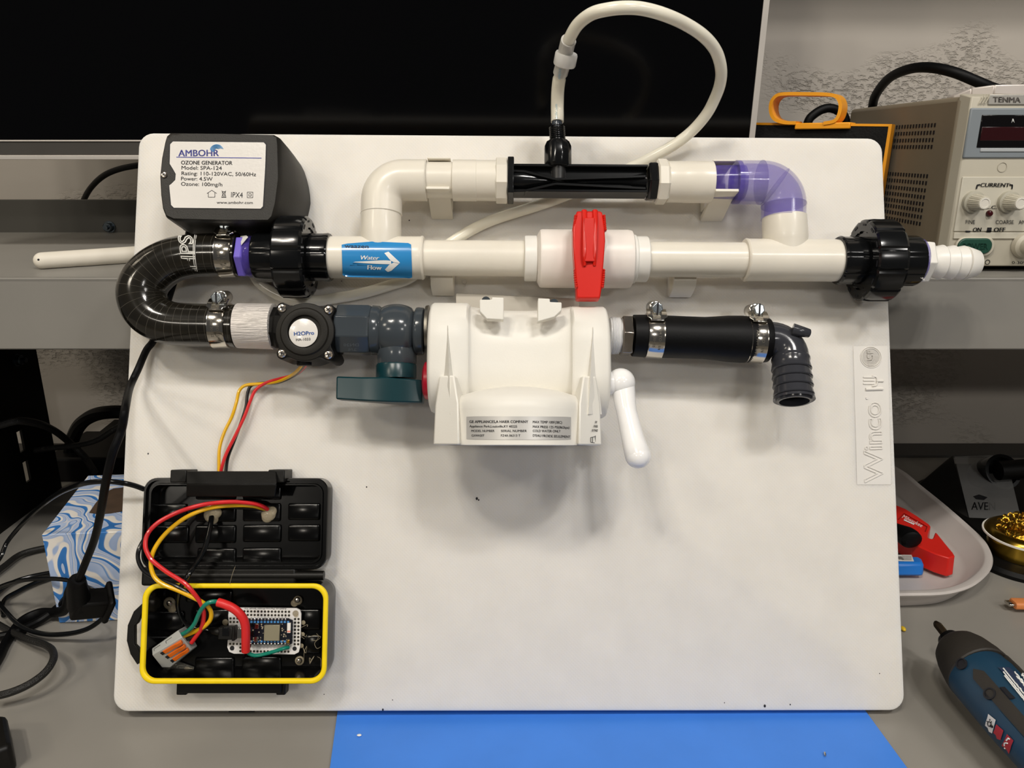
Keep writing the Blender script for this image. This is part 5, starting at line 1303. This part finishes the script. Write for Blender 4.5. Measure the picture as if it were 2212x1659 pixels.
# black gear behind the tissue box
m = M(); a = PZ(60, 1100, 0); 
gx = thing('power_strip', 'black electrical box in the dark corner behind the tissue box', 'electrical box', PZ(200, 1040, 0), B=False)
a = PZ(110, 1062, 0); b_ = PZ(262, 1040, 0); m = M(); m.bb((a.x-.02, b_.y-.005, .0005), (b_.x+.12, b_.y+.10, .035)); part('box_shell', m, BLM, gx, bev=.004)
m = M(); P = PZ(165, 1012, .035); 
m.add([V((a.x+.01, b_.y, .035)), V((a.x+.10, b_.y, .035)), V((a.x+.12, b_.y+.09, .055)), V((a.x+.03, b_.y+.09, .055)), V((a.x+.02, b_.y+.095, .035)), V((a.x+.12, b_.y+.095, .035))], [(0, 1, 2, 3), (3, 2, 5, 4), (0, 3, 4), (1, 5, 2), (0, 4, 5, 1)])
part('sloped_adapter', m, BLK, gx)
def cab(pts, r, lab, mt=RUB, nm='cable', flat=1, seg=10):
    return solo(nm, M().tube(pts, r, seg, 8, flat=flat), mt, lab, 'cable', B=False)
cab([PY(150, 1010, .96), PY(152, 975, .96), PY(158, 945, .95), PY(175, 915, .94), PY(205, 896, .93), PY(245, 890, .92), PY(300, 892, .92)], .0085, 'thick black cable arch in the dark corner behind the power cord')
BRD = mat('braided_cable', '1b1a18', .45, bump=.9, bscale=900)
cab([PY(-30, 925, .76), PY(0, 918, .77), PY(40, 909, .78), (PY(85, 916, .81)), PY(120, 932, .86), PY(155, 960, .90), PY(185, 990, .90), PY(205, 1020, .88)], .0042, 'braided black cable sagging across the dark corner at the left', BRD)
cab([PY(60, 975, .88), PY(110, 968, .88), PY(165, 962, .88), PY(210, 950, .88), PY(250, 925, .88), PY(300, 900, .88)], .0036, 'braided black cable passing behind the power cord', BRD)
# thin lamp cord from the lid, looping over the bench
L1 = [MB @ PB(312, 1057, .012), MB @ PB(290, 1049, .016), MB @ PB(262, 1043, .02), PY(225, 1040, .535), PY(180, 1045, .54), PY(130, 1064, .57), PY(85, 1096, .60), PY(45, 1135, .62), PY(15, 1172, .62), PY(0, 1205, .61), PY(-40, 1260, .60)]
cab(L1, .0021, 'thin black two core cord running from the case lid out to the left edge', BLK, 'lamp_cord', .7)
pt = lambda x, y, z: PZ(x, y, z)
cab([pt(-30, 1285, .02), pt(0, 1268, .03), pt(45, 1254, .045), pt(100, 1250, .05), pt(150, 1254, .055), (pt(195, 1271, .055)), pt(225, 1292, .05), pt(232, 1315, .04), pt(218, 1339, .03), pt(185, 1360, .02), pt(140, 1370, .012), pt(90, 1369, .010), pt(45, 1352, .012), pt(10, 1318, .018), pt(-20, 1280, .02)], .0022, 'thin black cord lying in an oval loop around the plug', BLK, 'lamp_cord', .7)
cab([pt(158, 1262, .06), pt(147, 1285, .045), pt(144, 1305, .03), pt(138, 1318, .02), pt(120, 1323, .012), pt(85, 1325, .007), pt(45, 1345, .005), pt(15, 1385, .005), pt(0, 1415, .005), pt(-20, 1450, .005)], .0048, 'thick flat black cord curling from the plug to the lower left', RUB, 'flat_cord', .6)
cab([pt(146, 1290, .03), pt(125, 1312, .014), pt(90, 1338, .006), pt(50, 1358, .005), pt(20, 1370, .005), pt(-30, 1380, .005)], .0036, 'black cord running left under the oval loop', RUB, 'flat_cord')
cab([pt(-20, 1245, .006), pt(10, 1222, .006), pt(45, 1197, .006), pt(93, 1184, .006), pt(125, 1182, .006)], .0030, 'braided black cable disappearing behind the tissue box', BRD, 'braided_cable')
cab([pt(-10, 1345, .004), pt(25, 1365, .006), pt(60, 1381, .012), pt(95, 1392, .016), pt(113, 1405, .02), (pt(115, 1425, .022)), pt(98, 1452, .020), pt(65, 1477, .018), pt(25, 1495, .016), pt(-20, 1507, .014)], .0030, 'braided black cable making a sharp bend near the left edge', BRD, 'braided_cable')
cab([pt(-20, 1295, .004), pt(20, 1262, .004), pt(60, 1247, .004), pt(110, 1237, .004), pt(140, 1235, .004)], .0022, 'thin black cord running behind the oval loop towards the tissue box', BLK, 'lamp_cord')
cab([pt(8, 1330, .004), pt(4, 1310, .004), pt(14, 1292, .004), pt(38, 1278, .004), pt(70, 1262, .004), pt(108, 1248, .004)], .0022, 'thin black cord crossing inside the oval loop', BLK, 'lamp_cord')
m = M(); a = PZ(-30, 1620, .0005); b_ = PZ(22, 1552, .0005)
q = [PZ(x, y, .022) for x, y in ((-60, 1545), (14, 1545), (24, 1600), (24, 1612), (-60, 1640))]
m.prism([V((p.x, p.y, .0005)) for p in q], (0, 0, .022)); solo('power_adapter', m, CO, 'corner of a black power adapter at the lower left edge', 'power adapter', B=False, bev=.003)

# ================================================================ RIGHT BENCH
# tray
TZ = .024; tz = lambda x, y, z=TZ: PZ(x, y, z)
rim = [(1840, 1286), (1950, 1283), (2030, 1281), (2075, 1273), (2110, 1258), (2138, 1232), (2146, 1208), (2140, 1185), (2125, 1163), (2090, 1130), (2040, 1087), (1990, 1047), (1960, 1022), (1925, 1002), (1890, 992), (1840, 990), (1800, 992), (1774, 1000), (1756, 1022), (1744, 1060), (1722, 1140), (1706, 1200), (1700, 1240), (1706, 1268), (1728, 1284), (1760, 1287)]
R_ = [tz(*p) for p in rim]; cR = sum(R_, V())/len(R_)
R_ = spline(R_+[R_[0]], 4)[:-1]
def tring(k, z):
    out = []
    n = len(R_)
    for i, p in enumerate(R_):
        d_ = (R_[(i+1) % n]-R_[i-1]).normalized(); nn = V((d_.y, -d_.x, 0)); 
        if nn.dot(cR-p) < 0: nn = -nn
        out.append(V((p.x+nn.x*k, p.y+nn.y*k, z)))
    for _ in range(int(k*500)): out = [(out[i-1]+out[i]*2+out[(i+1) % n])/4 for i in range(n)]
    return out
TRY = mat('warm_grey_plastic', 'c0b9b4', .42, sss=.05, bump=.03, bscale=500)
tray = thing('plastic_tray', 'warm grey plastic tray holding tools, to the right of the board', 'tray', V((cR.x, cR.y, 0)), B=False)
part('tray_shell', M().loft([tring(.020, .0006), tring(.016, .0006), tring(.007, TZ-.005), tring(.001, TZ-.004), tring(0, TZ-.002), tring(.0012, TZ), tring(.006, TZ), tring(.008, TZ-.0012), tring(.020, .0045), tring(.026, .0032)]), TRY, tray, ang=50)
# red cutter
REDT = mat('red_tool_plastic', 'd5231a', .35, bump=.04)
rk = thing('cable_cutter', 'red plastic cable cutter with white script logo in the grey tray', 'cutter', tz(2000, 1160, .01), B=False)
zq = lambda x, y, z: PZ(1900+x/4.609, 960+y/4.609, z)
top_ = [(60, 590), (160, 600), (260, 640), (380, 715), (490, 790), (510, 815), (480, 905), (487, 930), (520, 938), (535, 925), (555, 870), (575, 885), (660, 990), (735, 1080), (752, 1110), (690, 1130), (560, 1090), (420, 1030), (300, 960), (150, 870), (60, 820)]
tp = [zq(x, y, .028) for x, y in top_]
m = M(); m.loft([[V((p.x, p.y-.002, .0075)) for p in tp], [V((p.x, p.y, .026)) for p in tp], [cR*0+p for p in tp]]); rkb = part('cutter_body', m, REDT, rk, bev=.0012)
m = M(); text(m, 'Milwaukee', (1948, 1118), (1990, 1139), 8, lambda x, y: PZ(x, y, .0288), shear=.3)
m.prism([PZ(x, y, .0286) for x, y in ((1953, 1122), (1975, 1132), (1974, 1134), (1952, 1124))], (0, 0, .0002)); part('logo_lettering', m, WIN, rkb)
m = M()
lo_ = [PZ(x, y, .0288) for x, y in ((1941, 1122), (1953, 1109), (2003, 1138), (1999, 1148))]
for a_, b_ in zip(lo_, lo_[1:]): m.tube([a_, b_], .0004, 5, 1)
part('recess_edge', m, mat('dark_red', '8a120c', .4), rkb)
m = M(); 
P_ = [zq(100, 830, .034), zq(220, 890, .036), zq(300, 935, .036), zq(325, 970, .035)]
m.tube(P_, lambda t: interp([(0, .007), (.5, .0105), (.85, .0105), (1, .006)], t), 20); part('grip_knob', m, RUB, rk)
# blue lighter
bl_ = thing('blue_battery', 'blue battery pack with a white label in the grey tray', 'battery', tz(1960, 1220, .008), B=False)
a = zq(100, 1105, .022); q = [zq(60, 1105, .020), zq(375, 1103, .020), zq(430, 1160, .020), zq(450, 1195, .020), zq(60, 1195, .020)]
q = [zq(60, 1110, .021), zq(385, 1108, .021), zq(425, 1135, .021), zq(445, 1185, .021), zq(60, 1185, .021)]
m = M(); m.loft([[V((p.x, p.y-.003, .0075)) for p in q], q]); bb_ = part('battery_body', m, mat('bright_blue_plastic', '1d6fc4', .35), bl_, bev=.003)
m = M(); m.prism([zq(x, y, .0213) for x, y in ((60, 1100), (318, 1102), (342, 1165), (60, 1160))], (0, 0, .0003)); lb3 = part('battery_label', m, LABW, bb_)
m = M(); m.box(zq(205, 1130, .0218), (.005, .006, .0003)); 
for k_ in range(4): m.box(zq(270, 1112+k_*12, .0218), (.010, .0008, .0002))
part('label_print', m, mat('grey_print', '6f6a66'), lb3)
m = M(); m.sphere(PZ(1951, 1358, .0022), .0022, 12, 8, (1, 1.6, .8)); solo('yellow_bit', m, mat('yellow_plastic', 'dcb62a', .4), 'tiny yellow bit at the right edge of the board', 'scrap', B=False)
# soldering stand
sn = thing('soldering_stand', 'black soldering iron stand with a clear plastic shield in the back right corner', 'soldering stand', PZ(2090, 1150, 0), B=False)
zs = lambda x, y, yy: PY(1800+x/3.456, 700+y/3.456, yy)
ba0 = PZ(2155, 1185, 0)
m = M(); q = [PZ(x, y, .0) for x, y in ((1975, 1052), (2060, 1010), (2300, 1010), (2300, 1230), (2200, 1232), (2150, 1205), (2120, 1165))]
m.prism([V((p.x, p.y, .0005)) for p in q], (0, 0, .006)); part('stand_base', m, BLM, sn, bev=.002)
a_ = PZ(1974, 1057, .006); b_ = PY(2058, 985, a_.y+.03); c_ = PZ(2092, 1120, .006); d2 = PY(2172, 982, a_.y+.03)
m = M(); m.add([a_, b_, c_, a_+V((.002, .004, 0)), b_+V((.002, .004, 0)), c_+V((.002, .004, 0))], [(0, 1, 2), (5, 4, 3), (0, 3, 4, 1), (1, 4, 5, 2), (2, 5, 3, 0)]); part('side_plate', m, BLK, sn)
sh_ = mat('grey_film', '8f8f8e', .22, alpha=.45, bump=.25, bscale=40)
m = M(); e2 = PY(2270, 1180, c_.y-.03); q = [b_, d2, PY(2215, 1140, c_.y+.005), c_]; q = [b_+V((.001, -.002, 0)), d2, PZ(2205, 1120, .007), c_+V((.001, 0, 0))]
m.prism(q, (0, -.0006, 0)); part('clear_shield', m, sh_, sn)
Pc = zs(1220, 1130, b_.y-.03); Pd = zs(1330, 1090, b_.y-.06)
m = M(); m.lathe(zs(1120, 1140, b_.y-.01), (zs(1290, 1095, b_.y-.05)-zs(1120, 1140, b_.y-.01)), [(0, .015), (0, .021), (.042, .022), (.042, .018), (.030, .018)], 32); part('iron_holder', m, BLK, sn)
m = M(); ctr = zs(1290, 1095, b_.y-.05); m.tube([ctr+V((-.01, 0, 0)), zs(1420, 1080, b_.y-.05), zs(1500, 1070, b_.y-.05)], .012, 20); part('holder_clip', m, BLM, sn)
m = M()
sfp = lambda x, y: PX(x, y, 0)
def shp(x, y):
    n_ = (q[1]-q[0]).cross(q[3]-q[0]).normalized(); o2 = MC.translation; d3 = ray(x, y); q0 = q[0]+V((0, -.0012, 0)); return o2+d3*((q0-o2).dot(n_)/d3.dot(n_))
text(m, 'AVEN', (2098, 1101), (2150, 1102), 17, shp, bold=.01); m.prism([shp(2102, 1072), shp(2115, 1068), shp(2133, 1074), shp(2125, 1080), shp(2108, 1078)], (0, -.0004, 0)); part('shield_lettering', m, INK, sn)
# brass wool tin
GLD = mat('gold_tin', 'b8973a', .22, 1)
bw = thing('brass_tip_cleaner', 'round gold tin of brass wool for cleaning solder tips, at the right edge', 'tip cleaner', PZ(2205, 1200, 0), B=False)
ct = PZ(2208, 1205, .006); rt_ = rW(73, ct)
ct = PZ(2208, 1192, .012)
m = M(); m.lathe(ct, (0, 0, 1), [(0, rt_*.93), (.020, rt_*.97), (.021, rt_*.97), (.021, 0)], 56); part('tin', m, GLD, bw)
m = M(); m.lathe(ct+V((0, 0, -.0115)), (0, 0, 1), [(0, rt_*1.35), (.004, rt_*1.38), (.008, rt_*1.30), (.010, rt_*1.0), (.0115, rt_*.9)], 56); part('rubber_foot', m, RUB, bw)
m = M(); m.lathe(ct+V((0, 0, .020)), (0, 0, 1), [(0, rt_*.9), (0, rt_*1.06), (.001, rt_*1.08), (.004, rt_*1.04), (.006, rt_*.95), (.006, rt_*.8)], 56); part('tin_lid_ring', m, GLD, bw)
m = M(); m.lathe(ct+V((0, 0, .0205)), (0, 0, 1), [(-.001, rt_*1.03), (-.001, rt_*1.12), (.0008, rt_*1.12), (.0008, rt_*1.03)], 56); part('white_rim', m, WHT, bw)
m = M(); random.seed(11)
for k_ in range(150):
    a_ = random.uniform(0, 2*PI); r2_ = rt_*.78*math.sqrt(random.random()); h_ = .030+.016*(1-(r2_/(rt_*.85))**2)+random.uniform(-.003, .002)
    c_ = ct+V((r2_*math.cos(a_), r2_*math.sin(a_), h_-.006)); u_ = V((random.gauss(0, 1), random.gauss(0, 1), random.gauss(0, 1))).normalized(); v_ = u_.orthogonal().normalized(); rr3 = random.uniform(.0018, .0034)
    P_ = [c_+(u_*math.cos(t)+v_*math.sin(t))*rr3 for t in [j*.7 for j in range(9)]]; m.tube(P_, .0004, 4, 2, flat=2.5)
m.sphere(ct+V((0, 0, .022)), rt_*.85, 24, 12, (1, 1, .45))
part('brass_wool', m, mat('brass_wool', 'c29a35', .2, 1, bump=.8, bscale=500), bw, kind='stuff')
# usb-c cable
ucb = thing('usb_cable_end', 'orange usb cable end with silver plug at the right edge', 'usb cable', PZ(2200, 1306, .006), B=False)
d_ = V((1, -.03, 0)).normalized(); a = PZ(2175, 1303, .008); m = M()
def rrx(P, hw2, hh): return [P+V((0, y, z)) for y, z in rr(-hw2, -hh, hw2, hh, hh*.7, 4)]
m.loft([rrx(a, .0042, .0013), rrx(a+d_*.0075, .0042, .0013)]); part('metal_plug', m, CHR, ucb)
a2_ = PZ(2188, 1304, .008); m = M(); m.loft([rrx(a2_, .0056, .0030), rrx(a2_+d_*.001, .0062, .0036), rrx(a2_+d_*.03, .0062, .0036)]); part('plug_grip', m, mat('peach_orange_plastic', 'd08048', .5), ucb)
# cordless screwdriver
sd = thing('cordless_screwdriver', 'dark blue and black cordless screwdriver lying at the lower right corner', 'power screwdriver', PZ(2150, 1550, 0), B=False)
TEA = mat('petrol_blue_plastic', '15384f', .45, bump=.06, bscale=400); BKG = mat('dark_overmould', '2b2722', .6, bump=.2, bscale=500)
za = .034
S0 = PZ(2056, 1388, .040); S1 = PZ(2236, 1592, .034); ax = (S1-S0).normalized(); tip = PZ(2019, 1342, .046)
sdz = V((0, 0, 1)); side = ax.cross(sdz).normalized(); upv = side.cross(ax)
def oval(t, a_, b2, z=0, dx=0):
    c_ = S0+ax*t+upv*z+side*dx; return [c_+side*(a_*math.cos(2*PI*i/32))+upv*(b2*math.sin(2*PI*i/32)) for i in range(32)]
m = M(); dt = (S0-tip); m.lathe(tip, dt, [(0, .0006), (.001, .0020), (.003, .0030), (.004, .0032), (dt.length+.004, .0036)], 6); part('driver_bit', m, mat('black_oxide_steel', '4b4033', .35, .9), sd)
m = M(); m.lathe(S0-ax*.005, ax, [(0, .004), (0, .0085), (.003, .0095), (.008, .010)], 28); part('bit_holder', m, BLK, sd)
m = M(); m.loft([oval(.0, .008, .008), oval(.002, .013, .013), oval(.008, .018, .018), oval(.016, .0208, .0212, 0, 0), oval(.030, .0236, .0240), oval(.036, .0243, .0244), oval(.037, .0235, .0235)]); part('nose_cone', m, BKG, sd)
m = M(); m.loft([oval(.026, .0208, .0205, -.0015, .0012), oval(.034, .0228, .0228, -.001, .001), oval(.05, .0240, .024), oval(.08, .0235, .024), oval(.12, .0215, .022), oval(.20, .020, .021), oval(.26, .020, .02)]); hsg = part('housing', m, TEA, sd, ang=50)
# dark overmould on the upper side
def surf(t, th, lift):
    a_ = interp([(.0, .0215), (.05, .0240), (.08, .0235), (.12, .0215), (.26, .020)], t); return S0+ax*t+side*((a_+lift)*math.cos(th))+upv*((a_+lift)*math.sin(th))
def overlay(name, t0f, t1f, th0, th1, lift, mt, par, n=14, k_=8):
    vs = []; 
    for i in range(n+1):
        for j in range(k_+1):
            th = th0+(th1-th0)*j/k_; t = t0f(j/k_)+(t1f(j/k_)-t0f(j/k_))*i/n; vs.append(surf(t, th, lift))
    m = M(); fs = []
    for i in range(n):
        for j in range(k_): a3 = i*(k_+1)+j; fs.append((a3, a3+1, a3+k_+2, a3+k_+1))
    nv_ = len(vs); vs += [surf(.1, 0, 0)*0+v-(v-(S0+ax*((v-S0).dot(ax)))).normalized()*(lift+.001) for v in vs]; fs += [tuple(nv_+x for x in reversed(f)) for f in fs]
    W_ = k_+1; b1 = [j for j in range(k_)]
    for j in range(k_): fs.append((j+1, j, nv_+j, nv_+j+1)); q0 = n*W_+j; fs.append((q0, q0+1, nv_+q0+1, nv_+q0))
    for i in range(n): q0 = i*W_; fs.append((q0, q0+W_, nv_+q0+W_, nv_+q0)); q0 = i*W_+k_; fs.append((q0+W_, q0, nv_+q0, nv_+q0+W_))
    m.add(vs, fs); return part(name, m, mt, par, ang=50)
sgn = 1 if side.x*0+side.y > 0 else -1       # side pointing away from the viewer
T0 = 0 if sgn > 0 else PI
def th(d): return math.radians(d) if sgn > 0 else PI-math.radians(d)
overlay('top_overmould', lambda s_: .030-.004*s_+.012*(1-s_), lambda s_: .20, th(63), th(-10), .0014, BKG, sd)
overlay('grip_overmould', lambda s_: .050+.012*abs(s_-.5), lambda s_: .20, th(124), th(146), .0010, BKG, sd)
overlay('side_panel', lambda s_: .074+.02*abs(s_-.6), lambda s_: .20, th(148), th(192), .0006, TEA, sd)
TD = []
def _pr(t, d, l):
    p = MC.inverted() @ surf(t, th(d), l); return CX+FPX*p.x/-p.z, CY-FPX*p.y/-p.z
for i in range(52):
    for j in range(36): TD.append((i*.004, 60+j*4, *_pr(i*.004, 60+j*4, 0)))
def spx(px, py, lift=.001):
    t, d = min(TD, key=lambda q_: (q_[2]-px)**2+(q_[3]-py)**2)[:2]; st, sd_ = .002, 2
    for _ in range(11):
        c_ = [(t+a_*st, d+b_*sd_) for a_ in (-1, 0, 1) for b_ in (-1, 0, 1)]
        t, d = min(c_, key=lambda q_: (lambda w_: (w_[0]-px)**2+(w_[1]-py)**2)(_pr(*q_, lift))); st *= .6; sd_ *= .6
    return surf(t, th(d), lift)
zz_ = lambda x, y: (1752+x/4.809, 1314+y/4.809)
def decal(name, q_, mt, par, lift=.0012, n=3):
    P_ = [zz_(*c_) for c_ in q_]; vs = []
    def bi(a_, b_): return [P_[0][k_]*(1-a_)*(1-b_)+P_[1][k_]*a_*(1-b_)+P_[2][k_]*a_*b_+P_[3][k_]*(1-a_)*b_ for k_ in (0, 1)]
    m = M(); vs = [spx(*bi(i/n, j/n), lift) for j in range(n+1) for i in range(n+1)]
    m.add(vs, [(j*(n+1)+i, j*(n+1)+i+1, (j+1)*(n+1)+i+1, (j+1)*(n+1)+i) for j in range(n) for i in range(n)]); return part(name, m, mt, par)
NV = mat('navy_label', '26324a'); RI = mat('red_icon', 'a8242c', .45)
i1 = decal('light_icon', [(1840, 1097), (1918, 1160), (1880, 1300), (1812, 1215)], LABW, sd)
decal('speed_icon', [(1925, 1205), (1998, 1270), (1968, 1370), (1895, 1290)], RI, sd)
i3 = decal('direction_icon', [(2035, 1305), (2102, 1375), (2060, 1508), (1988, 1420)], RI, sd)
lbp = decal('warning_label', [(1945, 612), (2060, 612), (2300, 900), (2300, 1010)], NV, sd, .0010, 5)
dl = lambda m, pts_, r_=.00028, l_=.0016: m.tube([spx(*zz_(*c_), l_) for c_ in pts_], r_, 5, 2)
m = M(); dl(m, [(1842+22*math.cos(a_)*.9+10, 1200+24*math.sin(a_)) for a_ in [i*PI/4 for i in range(9)]]); dl(m, [(1868, 1216), (1886, 1232)], .0009)
for q_ in (((1832, 1165), (1838, 1178)), ((1858, 1150), (1856, 1166)), ((1876, 1176), (1868, 1184))): dl(m, q_)
part('icon_print', m, INK, i1)
m = M(); dl(m, [(2012, 1425), (2014, 1400), (2030, 1395), (2040, 1402)], .0005); dl(m, [(2028, 1375), (2040, 1360), (2050, 1350), (2062, 1362)], .0005); dl(m, [(2020, 1440), (2030, 1448)], .0004)
part('icon_arrows', m, WIN, i3)
m = M(); random.seed(2)
for x0, y0, n_ in ((1998, 622, 30), (2000, 660, 30), (2012, 700, 28), (2115, 662, 16), (2135, 705, 14), (2185, 690, 8)):
    k_ = 0.0
    while k_ < n_:
        L_ = random.choice((.6, 1.0, 1.4)); a_ = (x0+k_*8.2, y0+k_*10.2); b_ = (x0+(k_+L_)*8.2, y0+(k_+L_)*10.2)
        if b_[0] > 2290: break
        c_ = spx(*zz_(*a_), .0014); d_2 = spx(*zz_(*b_), .0014); m.tube([c_, d_2], .0006, 4, 1); k_ += L_+.35
part('warning_text', m, WIN, lbp, kind='stuff')
for x, y, rx in ((1560, 575, 1), (1853, 885, 1)):
    c_ = spx(*zz_(x, y), .0012); n_ = (c_-(S0+ax*((c_-S0).dot(ax)))).normalized(); m = M(); ring3(m, c_-n_*.0008, n_, .0034, .0044, .0012, 28); m.lathe(c_-n_*.0009, n_, [(0, .0036), (.0004, .0036)], 24); part('screw_hole', m, INK, sd)
c_ = spx(*zz_(2045, 880), .0005); m = M(); m.box(c_, (.011, .0045, .001), Matrix((ax, side, upv)).transposed()); part('vent_slot', m, INK, sd)
